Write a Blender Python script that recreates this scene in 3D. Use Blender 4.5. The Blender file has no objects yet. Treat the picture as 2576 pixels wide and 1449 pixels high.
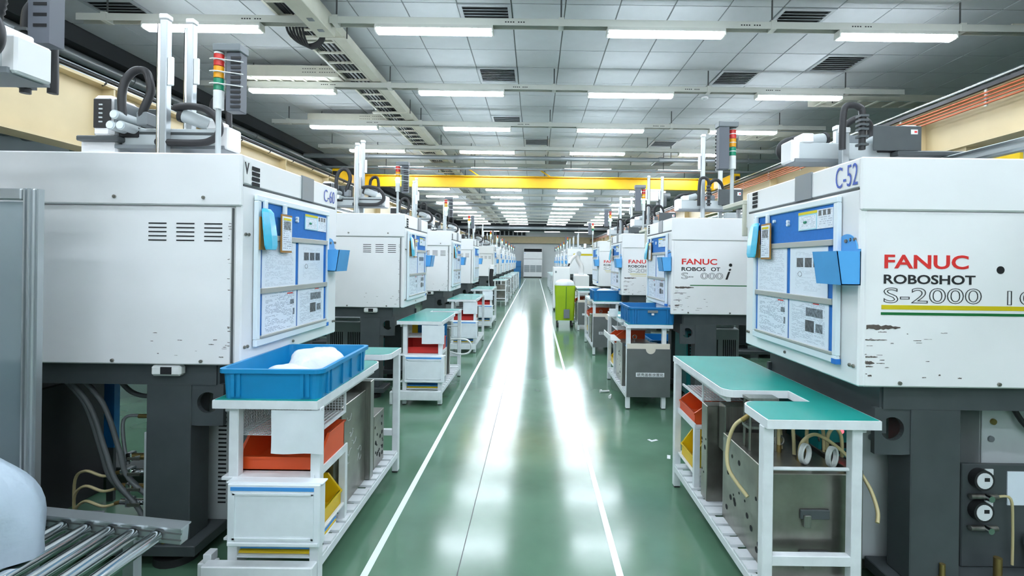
import bpy, math, random
from mathutils import Vector, Matrix

random.seed(7)
S = bpy.context.scene
COL = S.collection
PI = math.pi

# ------------------------------------------------------------------ camera
cam_d = bpy.data.cameras.new('camera')
cam = bpy.data.objects.new('camera', cam_d)
COL.objects.link(cam)
cam_d.sensor_width = 36.0
cam_d.lens = 36.0 * 1250 / 2576
cam_d.shift_x = -58 / 2576
cam_d.shift_y = -66.5 / 2576
cam_d.clip_start = 0.05
cam_d.clip_end = 200
cam.matrix_world = Matrix.Translation((0, 0, 1.45)) @ Matrix.Rotation(PI / 2, 4, 'X') @ Matrix.Rotation(math.radians(0.75), 4, 'Z')
S.camera = cam

# ------------------------------------------------------------------ world, exposure
w = bpy.data.worlds.new('world')
S.world = w
w.use_nodes = True
w.node_tree.nodes['Background'].inputs[0].default_value = (0.75, 0.85, 0.9, 1)
w.node_tree.nodes['Background'].inputs[1].default_value = 0.0
S.view_settings.view_transform = 'Standard'
S.view_settings.look = 'None'
S.view_settings.gamma = 1
S.view_settings.exposure = 1.85
S.view_settings.use_curve_mapping = False
S.cycles.max_bounces = 6
S.cycles.diffuse_bounces = 4
S.cycles.glossy_bounces = 3
S.cycles.transmission_bounces = 2
S.cycles.transparent_max_bounces = 4
S.cycles.caustics_reflective = False
S.cycles.caustics_refractive = False
S.cycles.adaptive_threshold = 0.1
S.cycles.use_light_tree = False
LAMP_STRENGTH = 15.0


# ------------------------------------------------------------------ materials
MATS = {}


def srgb(r, g, b):
    def f(c):
        c /= 255.0
        return c / 12.92 if c <= 0.04045 else ((c + 0.055) / 1.055) ** 2.4
    return (f(r), f(g), f(b), 1)


def mat(name, col, rough=0.5, metal=0.0, var=0.0, vscale=6.0, bump=0.0, bscale=60.0, emit=0.0, alpha=1.0, trans=0.0,
        coat=0.0, stretch=None, ecol=None):
    if name in MATS:
        return MATS[name]
    m = bpy.data.materials.new(name)
    m.use_nodes = True
    nt = m.node_tree
    b = nt.nodes['Principled BSDF']
    b.inputs['Base Color'].default_value = col
    b.inputs['Roughness'].default_value = rough
    b.inputs['Metallic'].default_value = metal
    b.inputs['Alpha'].default_value = alpha
    b.inputs['Transmission Weight'].default_value = trans
    b.inputs['Coat Weight'].default_value = coat
    if emit > 0:
        b.inputs['Emission Color'].default_value = ecol or col
        b.inputs['Emission Strength'].default_value = emit
    if var > 0 or bump > 0:
        tc = nt.nodes.new('ShaderNodeTexCoord')
        mp = nt.nodes.new('ShaderNodeMapping')
        nt.links.new(tc.outputs['Object'], mp.inputs['Vector'])
        if stretch:
            mp.inputs['Scale'].default_value = stretch
    if var > 0:
        n = nt.nodes.new('ShaderNodeTexNoise')
        n.inputs['Scale'].default_value = vscale
        n.inputs['Detail'].default_value = 5
        nt.links.new(mp.outputs[0], n.inputs['Vector'])
        r = nt.nodes.new('ShaderNodeValToRGB')
        r.color_ramp.elements[0].position = 0.3
        r.color_ramp.elements[1].position = 0.7
        r.color_ramp.elements[0].color = tuple(c * (1 - var) for c in col[:3]) + (1,)
        r.color_ramp.elements[1].color = tuple(min(1, c * (1 + var * 0.6)) for c in col[:3]) + (1,)
        nt.links.new(n.outputs['Fac'], r.inputs[0])
        nt.links.new(r.outputs[0], b.inputs['Base Color'])
    if bump > 0:
        n2 = nt.nodes.new('ShaderNodeTexNoise')
        n2.inputs['Scale'].default_value = bscale
        n2.inputs['Detail'].default_value = 3
        nt.links.new(mp.outputs[0], n2.inputs['Vector'])
        bp = nt.nodes.new('ShaderNodeBump')
        bp.inputs['Strength'].default_value = bump
        bp.inputs['Distance'].default_value = 0.01
        nt.links.new(n2.outputs['Fac'], bp.inputs['Height'])
        nt.links.new(bp.outputs[0], b.inputs['Normal'])
    MATS[name] = m
    return m


M_WHITE = mat('machine_white', srgb(236, 236, 236), 0.38, var=0.03, vscale=3)
M_WHITE2 = mat('painted_white', srgb(228, 230, 228), 0.5, var=0.10, vscale=14)
M_WORN = mat('worn_white_paint', srgb(224, 228, 230), 0.55, var=0.07, vscale=16)
M_BOX = mat('white_board_box', srgb(228, 234, 238), 0.5, var=0.05, vscale=10)
M_DARK = mat('dark_grey_frame', srgb(72, 78, 80), 0.45, var=0.12, vscale=8)
M_GREY = mat('grey_paint', srgb(122, 128, 132), 0.4)
M_LGREY = mat('light_grey_paint', srgb(190, 197, 198), 0.4, var=0.04)
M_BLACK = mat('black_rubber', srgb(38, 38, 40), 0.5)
M_SLOT = mat('slot_black', srgb(22, 23, 25), 0.8)
M_SEAM = mat('seam_grey', srgb(95, 98, 98), 0.8)
M_STEEL = mat('mould_steel', srgb(150, 148, 140), 0.28, metal=0.85, var=0.30, vscale=7)
M_STEEL2 = mat('brushed_steel', srgb(150, 150, 145), 0.3, metal=0.9, var=0.25, vscale=9, stretch=(6, 6, 0.6))
M_CHROME = mat('chrome', srgb(215, 220, 222), 0.16, metal=1.0)
M_ALU = mat('anodised_aluminium', srgb(185, 192, 195), 0.35, metal=0.7, var=0.05)
M_BLUEB = mat('board_blue_felt', srgb(40, 118, 200), 0.8, var=0.06, vscale=60)
M_BFRAME = mat('board_frame_white', srgb(225, 235, 240), 0.35)
M_RAIL = mat('paper_rail_grey', srgb(178, 180, 174), 0.4, metal=0.3)
M_POCKET = mat('pocket_blue_acrylic', srgb(88, 170, 232), 0.25, var=0.05)
M_TOTE = mat('tote_blue_plastic', srgb(20, 136, 190), 0.38, var=0.06, vscale=8)
M_TOTE2 = mat('tote_dark_blue_plastic', srgb(18, 112, 172), 0.4, var=0.06, vscale=8)
M_ORANGE = mat('bin_orange_plastic', srgb(222, 84, 36), 0.4, var=0.05)
M_RED = mat('bin_red_plastic', srgb(200, 46, 40), 0.4, var=0.05)
M_YELLOW = mat('bin_yellow_plastic', srgb(228, 190, 20), 0.42, var=0.06)
M_TABLE = mat('table_green_mat', srgb(36, 148, 138), 0.25, var=0.05, vscale=5, coat=0.1)
M_CREAM = mat('cream_paint', srgb(200, 182, 142), 0.45, var=0.06, vscale=3)
M_TRAY = mat('cream_tray_paint', srgb(206, 204, 188), 0.5, var=0.05)
M_STRUT = mat('cream_strut_paint', srgb(196, 198, 190), 0.5)
M_ROD = mat('dark_rod', srgb(70, 72, 72), 0.6)
M_TILE = mat('ceiling_tile', srgb(182, 187, 188), 0.85, var=0.04, vscale=5, bump=0.15, bscale=90)
M_GRID = mat('ceiling_grid', srgb(120, 122, 120), 0.8)
M_VENT = mat('vent_slat_grey', srgb(150, 156, 157), 0.5)
M_VENTD = mat('vent_dark', srgb(50, 52, 53), 0.9)
M_CONC = mat('dark_ceiling', srgb(46, 49, 51), 0.8, var=0.15, vscale=2)
M_WALL = mat('wall_grey_blue', srgb(168, 180, 186), 0.6, var=0.05, vscale=2)
M_WALLW = mat('wall_white', srgb(222, 226, 226), 0.6, var=0.03, vscale=2)
M_CRANE = mat('crane_yellow', srgb(242, 190, 10), 0.4, var=0.05)
M_COPPER = mat('copper_bar', srgb(190, 105, 72), 0.35, metal=0.5)
M_PIPE = mat('galvanised_pipe', srgb(150, 156, 158), 0.4, metal=0.5)
M_PIPED = mat('dark_pipe', srgb(52, 55, 57), 0.6)
M_HOSE = mat('clear_yellow_hose', srgb(198, 184, 138), 0.3)
M_WHOSE = mat('white_hose', srgb(220, 224, 222), 0.35)
M_GHOSE = mat('grey_cable', srgb(98, 103, 104), 0.5)
M_GREENHOSE = mat('green_grey_duct', srgb(98, 122, 116), 0.5)
M_TEAL = mat('controller_teal', srgb(28, 132, 132), 0.4)
M_LIME = mat('trolley_lime', srgb(160, 190, 20), 0.42, var=0.05)
M_BAGW = mat('white_plastic_bag', srgb(214, 218, 222), 0.3, bump=0.8, bscale=16)
M_BUBBLE = mat('bubble_wrap', srgb(196, 212, 226), 0.28, bump=0.5, bscale=22)
M_CLEAR = mat('clear_panel', srgb(150, 168, 175), 0.2, alpha=0.55)
M_LEDR = mat('red_led', (1, 0.05, 0.06, 1), 0.5, emit=1.2, ecol=(1, 0.06, 0.08, 1))
M_LRED = mat('lens_red', srgb(214, 50, 44), 0.3)
M_LAMB = mat('lens_amber', srgb(240, 165, 20), 0.3)
M_LGRN = mat('lens_green', srgb(14, 140, 104), 0.3)
M_LGRNON = mat('lens_green_lit', srgb(40, 220, 130), 0.3, emit=3.0, ecol=(0.15, 1.0, 0.45, 1))
M_LAMBON = mat('lens_amber_lit', srgb(255, 120, 40), 0.3, emit=3.0, ecol=(1.0, 0.35, 0.08, 1))
M_DUCT = mat('slotted_duct_grey', srgb(98, 102, 110), 0.5)
M_PAPERC = mat('cream_paper', srgb(214, 206, 192), 0.7)
M_PBLUE = mat('calendar_blue_paper', srgb(160, 216, 232), 0.7)
M_PYEL = mat('calendar_yellow_print', srgb(232, 212, 40), 0.7)
M_SKYCARD = mat('sky_blue_card', srgb(60, 190, 226), 0.2, var=0.08, vscale=30)
M_BROWN = mat('brown_card_edge', srgb(170, 120, 50), 0.6)
M_INKB = mat('print_black', srgb(30, 30, 32), 0.6)
M_INKR = mat('print_red', srgb(218, 44, 40), 0.5)
M_INKBL = mat('paint_marker_blue', srgb(52, 84, 180), 0.5)
M_INKY = mat('print_yellow', srgb(206, 186, 10), 0.5)
M_INKG = mat('print_green', srgb(8, 104, 48), 0.5)
M_INKGR = mat('print_grey', srgb(118, 126, 130), 0.6, var=0.45, vscale=120)
M_LINE = mat('floor_line_white', srgb(228, 240, 244), 0.4, var=0.04, vscale=20)
M_TEAR = mat('blue_strip', srgb(70, 150, 220), 0.5)
M_PANELG = mat('grey_pocket_panel', srgb(118, 122, 122), 0.35, metal=0.4, var=0.10, vscale=6)
M_BRASS = mat('brass', srgb(150, 130, 80), 0.35, metal=0.8)
M_LABEL = mat('white_label', srgb(225, 228, 230), 0.5)
M_CHIP = mat('chipped_metal', srgb(92, 82, 76), 0.7, var=0.3, vscale=60)


def floor_material():
    m = bpy.data.materials.new('green_epoxy_floor')
    m.use_nodes = True
    nt = m.node_tree
    b = nt.nodes['Principled BSDF']
    tc = nt.nodes.new('ShaderNodeTexCoord')
    n = nt.nodes.new('ShaderNodeTexNoise')
    n.inputs['Scale'].default_value = 1.3
    n.inputs['Detail'].default_value = 7
    nt.links.new(tc.outputs['Object'], n.inputs['Vector'])
    r = nt.nodes.new('ShaderNodeValToRGB')
    r.color_ramp.elements[0].position = 0.3
    r.color_ramp.elements[1].position = 0.72
    r.color_ramp.elements[0].color = srgb(74, 108, 86)
    r.color_ramp.elements[1].color = srgb(98, 134, 110)
    nt.links.new(n.outputs['Fac'], r.inputs[0])
    nt.links.new(r.outputs[0], b.inputs['Base Color'])
    n2 = nt.nodes.new('ShaderNodeTexNoise')
    n2.inputs['Scale'].default_value = 3.5
    n2.inputs['Detail'].default_value = 6
    nt.links.new(tc.outputs['Object'], n2.inputs['Vector'])
    r2 = nt.nodes.new('ShaderNodeMapRange')
    r2.inputs['To Min'].default_value = 0.11
    r2.inputs['To Max'].default_value = 0.2
    nt.links.new(n2.outputs['Fac'], r2.inputs[0])
    nt.links.new(r2.outputs[0], b.inputs['Roughness'])
    b.inputs['IOR'].default_value = 1.62
    n3 = nt.nodes.new('ShaderNodeTexNoise')
    n3.inputs['Scale'].default_value = 2.2
    nt.links.new(tc.outputs['Object'], n3.inputs['Vector'])
    bp = nt.nodes.new('ShaderNodeBump')
    bp.inputs['Strength'].default_value = 0.06
    bp.inputs['Distance'].default_value = 0.02
    nt.links.new(n3.outputs['Fac'], bp.inputs['Height'])
    nt.links.new(bp.outputs[0], b.inputs['Normal'])
    return m


M_FLOOR = floor_material()


def paper_material(name, rows, seed, cols=34.0, ink=0.55, margin=0.08):
    """white sheet with rows of small print, generated coordinates: y across, z up"""
    m = bpy.data.materials.new(name)
    m.use_nodes = True
    nt = m.node_tree
    L = nt.links
    b = nt.nodes['Principled BSDF']
    b.inputs['Roughness'].default_value = 0.35
    tc = nt.nodes.new('ShaderNodeTexCoord')
    sep = nt.nodes.new('ShaderNodeSeparateXYZ')
    L.new(tc.outputs['Generated'], sep.inputs[0])

    def math_n(op, a, bb=None, clamp=False):
        k = nt.nodes.new('ShaderNodeMath')
        k.operation = op
        k.use_clamp = clamp
        for i, v in enumerate((a, bb)):
            if v is None:
                continue
            if isinstance(v, (int, float)):
                k.inputs[i].default_value = v
            else:
                L.new(v, k.inputs[i])
        return k.outputs[0]
    zr = math_n('MULTIPLY', sep.outputs['Z'], rows)
    row = math_n('FLOOR', zr)
    frac = math_n('FRACT', zr)
    band = math_n('LESS_THAN', frac, 0.42)
    cmb = nt.nodes.new('ShaderNodeCombineXYZ')
    yy = math_n('MULTIPLY', sep.outputs['Y'], cols)
    rr = math_n('MULTIPLY', row, 7.31)
    L.new(yy, cmb.inputs[0])
    L.new(rr, cmb.inputs[1])
    cmb.inputs[2].default_value = seed * 3.7
    n = nt.nodes.new('ShaderNodeTexNoise')
    n.inputs['Scale'].default_value = 1.0
    n.inputs['Detail'].default_value = 2
    L.new(cmb.outputs[0], n.inputs['Vector'])
    word = math_n('GREATER_THAN', n.outputs['Fac'], 0.46)
    cmb2 = nt.nodes.new('ShaderNodeCombineXYZ')
    L.new(math_n('MULTIPLY', sep.outputs['Y'], 2.2), cmb2.inputs[0])
    L.new(math_n('MULTIPLY', row, 0.31), cmb2.inputs[1])
    cmb2.inputs[2].default_value = seed * 5.1
    n2 = nt.nodes.new('ShaderNodeTexNoise')
    n2.inputs['Scale'].default_value = 1.6
    L.new(cmb2.outputs[0], n2.inputs['Vector'])
    para = math_n('GREATER_THAN', n2.outputs['Fac'], 0.45)
    a = math_n('MULTIPLY', band, word)
    a = math_n('MULTIPLY', a, para)
    e1 = math_n('GREATER_THAN', sep.outputs['Y'], margin)
    e2 = math_n('LESS_THAN', sep.outputs['Y'], 1 - margin)
    e3 = math_n('GREATER_THAN', sep.outputs['Z'], margin * 0.7)
    e4 = math_n('LESS_THAN', sep.outputs['Z'], 1 - margin * 0.6)
    for e in (e1, e2, e3, e4):
        a = math_n('MULTIPLY', a, e)
    a = math_n('MULTIPLY', a, ink)
    mix = nt.nodes.new('ShaderNodeMix')
    mix.data_type = 'RGBA'
    L.new(a, mix.inputs[0])
    mix.inputs[6].default_value = srgb(228, 236, 246)
    mix.inputs[7].default_value = srgb(96, 112, 140)
    L.new(mix.outputs[2], b.inputs['Base Color'])
    return m


M_PAPER = [paper_material('printed_sheet_a', 46, 1, 26, 0.35), paper_material('printed_sheet_b', 40, 2, 20, 0.25, 0.16),
           paper_material('printed_sheet_c', 34, 3, 30, 0.75), paper_material('printed_sheet_d', 44, 4, 34, 0.55)]
M_CALP = paper_material('calendar_print', 9, 6, 14, 0.5, 0.05)
M_TAGP = paper_material('tag_print', 16, 7, 10, 0.7, 0.08)
M_PHOTO = mat('photo_print', srgb(120, 128, 136), 0.4, var=0.7, vscale=70)
M_PHOTOB = mat('photo_print_dark', srgb(88, 92, 96), 0.4, var=0.6, vscale=60)

# emissive lamp material
M_LAMP = bpy.data.materials.new('lamp_diffuser')
M_LAMP.use_nodes = True
_b = M_LAMP.node_tree.nodes['Principled BSDF']
_b.inputs['Base Color'].default_value = (0.9, 0.9, 0.9, 1)
_b.inputs['Emission Color'].default_value = (0.86, 0.95, 1.06, 1)
_b.inputs['Emission Strength'].default_value = LAMP_STRENGTH


# ------------------------------------------------------------------ mesh helpers
class MB:
    def __init__(self):
        self.v = []
        self.f = []
        self.s = []

    def add(self, vs, fs, smooth=False):
        o = len(self.v)
        self.v += [tuple(p) for p in vs]
        for f in fs:
            self.f.append(tuple(i + o for i in f))
            self.s.append(smooth)
        return self

    def box(self, x0, y0, z0, x1, y1, z1, ch=0.0):
        if x0 > x1: x0, x1 = x1, x0
        if y0 > y1: y0, y1 = y1, y0
        if z0 > z1: z0, z1 = z1, z0
        if ch <= 0:
            vs = [(x, y, z) for x in (x0, x1) for y in (y0, y1) for z in (z0, z1)]
            fs = [(0, 1, 3, 2), (4, 6, 7, 5), (0, 4, 5, 1), (2, 3, 7, 6), (0, 2, 6, 4), (1, 5, 7, 3)]
            return self.add(vs, fs)
        ch = min(ch, (x1 - x0) * .45, (y1 - y0) * .45, (z1 - z0) * .45)
        lo, hi = (x0, y0, z0), (x1, y1, z1)
        vs = []
        idx = {}
        for sx in (0, 1):
            for sy in (0, 1):
                for sz in (0, 1):
                    sg = (sx, sy, sz)
                    for ax in range(3):
                        p = []
                        for k in range(3):
                            e = hi[k] if sg[k] else lo[k]
                            if k != ax:
                                e += -ch if sg[k] else ch
                            p.append(e)
                        idx[(sx, sy, sz, ax)] = len(vs)
                        vs.append(tuple(p))
        fs = []
        for ax in range(3):
            a, b = [(1, 2), (2, 0), (0, 1)][ax]
            for sd in (0, 1):
                q = []
                for (p, r) in ((0, 0), (1, 0), (1, 1), (0, 1)):
                    k = [0, 0, 0]
                    k[ax] = sd
                    k[a] = p
                    k[b] = r
                    q.append(idx[tuple(k) + (ax,)])
                fs.append(tuple(q if sd else q[::-1]))
        for ax in range(3):
            a, b = [(1, 2), (2, 0), (0, 1)][ax]
            for p in (0, 1):
                for r in (0, 1):
                    k0 = [0, 0, 0]
                    k0[a] = p
                    k0[b] = r
                    k1 = list(k0)
                    k1[ax] = 1
                    q = [idx[tuple(k0) + (a,)], idx[tuple(k1) + (a,)], idx[tuple(k1) + (b,)], idx[tuple(k0) + (b,)]]
                    fs.append(tuple(q if (p == r) == False else q[::-1]))
        for sx in (0, 1):
            for sy in (0, 1):
                for sz in (0, 1):
                    t = [idx[(sx, sy, sz, k)] for k in range(3)]
                    fs.append(tuple(t if (sx + sy + sz) % 2 == 1 else t[::-1]))
        return self.add(vs, fs)

    def cyl(self, p0, p1, r, n=12, r1=None, cap=True):
        p0, p1 = Vector(p0), Vector(p1)
        r1 = r if r1 is None else r1
        d = (p1 - p0).normalized()
        u = d.orthogonal().normalized()
        v = d.cross(u)
        a = [p0 + (u * math.cos(2 * PI * i / n) + v * math.sin(2 * PI * i / n)) * r for i in range(n)]
        b = [p1 + (u * math.cos(2 * PI * i / n) + v * math.sin(2 * PI * i / n)) * r1 for i in range(n)]
        self.add(a + b, [(i, (i + 1) % n, n + (i + 1) % n, n + i) for i in range(n)], True)
        if cap:
            self.add(a, [tuple(range(n))[::-1]])
            self.add(b, [tuple(range(n))])
        return self

    def tube(self, pts, r, n=8, sub=6, closed=False):
        P = [Vector(p) for p in pts]
        if sub > 1 and len(P) > 2:
            Q = []
            m = len(P)
            for i in range(m - 1):
                p0 = P[max(i - 1, 0)]
                p1, p2 = P[i], P[i + 1]
                p3 = P[min(i + 2, m - 1)]
                for k in range(sub):
                    t = k / sub
                    Q.append(0.5 * ((2 * p1) + (-p0 + p2) * t + (2 * p0 - 5 * p1 + 4 * p2 - p3) * t * t + (-p0 + 3 * p1 - 3 * p2 + p3) * t ** 3))
            Q.append(P[-1])
            P = Q
        rings = []
        u = None
        for i, p in enumerate(P):
            d = (P[min(i + 1, len(P) - 1)] - P[max(i - 1, 0)])
            if d.length < 1e-9:
                d = Vector((0, 0, 1))
            d.normalize()
            if u is None:
                u = d.orthogonal().normalized()
            else:
                u = (u - d * u.dot(d))
                u = u.normalized() if u.length > 1e-6 else d.orthogonal().normalized()
            v = d.cross(u)
            rings.append([p + (u * math.cos(2 * PI * k / n) + v * math.sin(2 * PI * k / n)) * r for k in range(n)])
        return self.loft(rings, True, True, True)

    def loft(self, rings, cap0=False, cap1=False, smooth=False):
        n = len(rings[0])
        vs = [p for r in rings for p in r]
        fs = []
        for i in range(len(rings) - 1):
            for k in range(n):
                fs.append((i * n + k, i * n + (k + 1) % n, (i + 1) * n + (k + 1) % n, (i + 1) * n + k))
        self.add(vs, fs, smooth)
        if cap0:
            self.add(rings[0], [tuple(range(n))[::-1]])
        if cap1:
            self.add(rings[-1], [tuple(range(n))])
        return self

    def prism(self, poly, z0, z1):
        n = len(poly)
        return self.loft([[(x, y, z0) for x, y in poly], [(x, y, z1) for x, y in poly]], True, True)

    def prism_x(self, poly, x0, x1):
        return self.loft([[(x0, a, b) for a, b in poly], [(x1, a, b) for a, b in poly]], True, True)

    def prism_y(self, poly, y0, y1):
        return self.loft([[(a, y1, b) for a, b in poly], [(a, y0, b) for a, b in poly]], True, True)

    def mesh(self, name, m):
        me = bpy.data.meshes.new(name)
        me.from_pydata(self.v, [], self.f)
        me.polygons.foreach_set('use_smooth', self.s)
        me.materials.append(m)
        me.update()
        return me


def rrect(x0, y0, x1, y1, r, z, n=4):
    out = []
    for cx, cy, a0 in ((x1 - r, y0 + r, -PI / 2), (x1 - r, y1 - r, 0), (x0 + r, y1 - r, PI / 2), (x0 + r, y0 + r, PI)):
        for k in range(n + 1):
            a = a0 + k * PI / 2 / n
            out.append((cx + r * math.cos(a), cy + r * math.sin(a), z))
    return out


CACHE = {}


def obj(name, build, m, parent=None, loc=(0, 0, 0), rot=(0, 0, 0), key=None):
    """one mesh object; build is an MB or a function returning one; key shares the mesh"""
    if key is not None and (key, m.name) in CACHE:
        me = CACHE[(key, m.name)]
    else:
        mb = build() if callable(build) else build
        me = mb.mesh(name, m)
        if key is not None:
            CACHE[(key, m.name)] = me
    o = bpy.data.objects.new(name, me)
    COL.objects.link(o)
    o.location = loc
    o.rotation_euler = rot
    if parent is not None:
        o.parent = parent
    return o


def bx(name, m, parent, x0, y0, z0, x1, y1, z1, ch=0.0):
    """box part, mesh centred so equal sizes share data"""
    sx, sy, sz = abs(x1 - x0), abs(y1 - y0), abs(z1 - z0)
    key = ('bx', round(sx, 4), round(sy, 4), round(sz, 4), ch)
    return obj(name, lambda: MB().box(-sx / 2, -sy / 2, -sz / 2, sx / 2, sy / 2, sz / 2, ch), m, parent,
               ((x0 + x1) / 2, (y0 + y1) / 2, (z0 + z1) / 2), key=key)


def cy(name, m, parent, p0, p1, r, n=12):
    p0, p1 = Vector(p0), Vector(p1)
    return obj(name, MB().cyl(p0, p1, r, n), m, parent)


def tube(name, m, parent, pts, r, n=8, sub=6):
    return obj(name, MB().tube(pts, r, n, sub), m, parent)


def tag(o, label, cat, group=None, kind=None):
    if label: o['label'] = label
    if cat: o['category'] = cat
    if group: o['group'] = group
    if kind: o['kind'] = kind
    return o


def thing(name, label, cat, loc=(0, 0, 0), rz=0.0, group=None):
    o = bpy.data.objects.new(name, None)
    o.empty_display_size = 0.1
    COL.objects.link(o)
    o.location = loc
    o.rotation_euler = (0, 0, rz)
    return tag(o, label, cat, group)


def struct(name, mb, m, label=None):
    o = obj(name, mb, m)
    o['kind'] = 'structure'
    if label: o['label'] = label
    return o


def at(frame, x, y, z):
    """point in a placed frame (loc, rz)"""
    (lx, ly, lz), rz = frame
    c, s = math.cos(rz), math.sin(rz)
    return (lx + c * x - s * y, ly + s * x + c * y, lz + z)


TXT = {}


def text_mesh(body, size, m, outline=False, sx=1.0, bold=0.0, shear=0.0, extrude=0.0006):
    k = (body, size, m.name, outline, sx, bold, shear)
    if k in TXT:
        return TXT[k]
    c = bpy.data.curves.new('lettering', 'FONT')
    c.body = body
    c.size = size
    c.shear = shear
    c.resolution_u = 4
    if outline:
        c.fill_mode = 'NONE'
        c.bevel_depth = size * 0.014
        c.bevel_resolution = 0
    else:
        c.extrude = extrude
        c.offset = bold
    o = bpy.data.objects.new('lettering', c)
    COL.objects.link(o)
    dg = bpy.context.evaluated_depsgraph_get()
    me = bpy.data.meshes.new_from_object(o.evaluated_get(dg), depsgraph=dg)
    bpy.data.objects.remove(o)
    bpy.data.curves.remove(c)
    for v in me.vertices:
        v.co.x *= sx
        if outline:
            v.co.z *= 0.3
    me.materials.clear()
    me.materials.append(m)
    TXT[k] = me
    return me


def text(name, body, size, m, parent, loc, face, width=None, **kw):
    """face: '-y' (reads along +x), '+x' (reads along +y), '+y' (reads along -x), '-x'"""
    me = text_mesh(body, size, m, **kw)
    o = bpy.data.objects.new(name, me)
    COL.objects.link(o)
    o.parent = parent
    o.location = loc
    rz = {'-y': 0, '+x': PI / 2, '+y': PI, '-x': -PI / 2}[face]
    o.rotation_euler = (PI / 2, 0, rz)
    if width:
        xs = [v.co.x for v in me.vertices]
        o.scale = (width / (max(xs) - min(xs)), 1, 1)
    return o


# ================================================================== SETTING
Y0, Y1 = -7.0, 46.0
XL, XR = -8.2, 10.6
struct('floor', MB().box(XL, Y0, -0.1, XR, Y1, 0.0), M_FLOOR, 'glossy green epoxy factory floor')
struct('wall_left', MB().box(XL - 0.2, Y0, 0, XL, Y1, 5.0), M_WALL)
struct('wall_right', MB().box(XR, Y0, 0, XR + 0.2, Y1, 5.0), M_WALL)
struct('wall_far', MB().box(XL, Y1, 0, XR, Y1 + 0.2, 5.0), M_WALLW)
struct('wall_behind', MB().box(XL, Y0 - 0.2, 0, XR, Y0, 5.0), M_WALLW)
for i, (x, wd) in enumerate(((-0.765, 0.034), (0.412, 0.034))):
    bx('floor_line', M_LINE, None, x - wd / 2, Y0, 0.0, x + wd / 2, 41.0, 0.0012)
    o = COL.objects[-1]
    o['kind'] = 'structure'
    o['label'] = ('white painted line along the left side of the aisle', 'white painted line along the right side of the aisle')[i]
o = bx('floor_joint', M_SEAM, None, -0.3425, Y0, 0.0, -0.3385, 41.0, 0.0008)
o['kind'] = 'structure'
o['label'] = 'thin dark joint running down the middle of the aisle'

# ---- ceiling: grid of tiles
CZ = 4.33
TX0, TN, TS = -5.794, 23, 0.61
ceil = obj('ceiling', MB().box(TX0, Y0, CZ + 0.012, TX0 + TN * TS, Y1, CZ + 0.1), M_GRID)
ceil['kind'] = 'structure'
ceil['label'] = 'suspended ceiling of square pale tiles'
VENTS = {(8, 0), (14, 0), (1, 0), (8, 3), (16, 2), (14, 3), (8, 7), (9, 10), (14, 10), (3, 7), (10, 14), (15, 14)}
TILE0 = 5.56
rest = MB()


def tile_pos(i, j):
    return (TX0 + (i + .5) * TS, TILE0 + (j + .5) * TS)


jmax = int((Y1 - TILE0) / TS)
jmin = int((Y0 - TILE0) / TS)
named = 0
for j in range(jmin, jmax):
    for i in range(TN):
        if (i, j) in VENTS:
            continue
        x, y = tile_pos(i, j)
        if -1 <= j <= 12 and named < 300:
            named += 1
            obj('ceiling_tile', lambda: MB().box(-.298, -.298, 0, .298, .298, .014, .003), M_TILE, ceil, (x, y, CZ + random.uniform(0, .003)), key='tile')
        else:
            rest.box(x - .298, y - .298, CZ, x + .298, y + .298, CZ + .014)
o = obj('ceiling_tile', rest, M_TILE, ceil)
o['kind'] = 'stuff'
vent_words = {(8, 0): 'louvred ceiling vent above the first lamp strut over the aisle', (14, 0): 'louvred ceiling vent above the second lamp of the first row',
              (1, 0): 'louvred ceiling vent above the robot with tall silver arms', (8, 3): 'louvred ceiling vent between the first and second lamp struts over the aisle',
              (16, 2): 'louvred ceiling vent behind the rightmost lamp of the first row', (14, 3): 'louvred ceiling vent just before the second lamp strut towards the copper bars',
              (8, 7): 'louvred ceiling vent just behind the third lamp strut over the aisle', (9, 10): 'louvred ceiling vent before the galvanised cross pipe over the aisle',
              (14, 10): 'louvred ceiling vent before the galvanised cross pipe beside the tower lamp', (3, 7): 'louvred ceiling vent past the wide cream tray branch',
              (10, 14): 'small far louvred ceiling vent before the yellow crane, over the aisle', (15, 14): 'small far louvred ceiling vent before the yellow crane, off the aisle'}
for (i, j) in sorted(VENTS):
    x, y = tile_pos(i, j)
    t = thing('ceiling_vent', vent_words[(i, j)], 'vent', (x, y, CZ - 0.012), 0, 'louvred ceiling vents')
    bx('backing', M_VENTD, t, -.29, -.29, .02, .29, .29, .03)

    def fr():
        m = MB()
        m.box(-.3, -.3, 0, .3, -.26, .025); m.box(-.3, .26, 0, .3, .3, .025)
        m.box(-.3, -.26, 0, -.26, .26, .025); m.box(.26, -.26, 0, .3, .26, .025)
        return m
    obj('frame', fr, M_VENT, t, key='ventframe')
    for k in range(8):
        yy = -.235 + k * .067
        obj('slat', lambda: MB().loft([[(-.26, -.02, 0), (-.26, .012, .018), (-.26, .016, .014), (-.26, -.016, -.004)],
                                       [(.26, -.02, 0), (.26, .012, .018), (.26, .016, .014), (.26, -.016, -.004)]], True, True), M_VENT, t, (0, yy, .004), key='ventslat')

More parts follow.
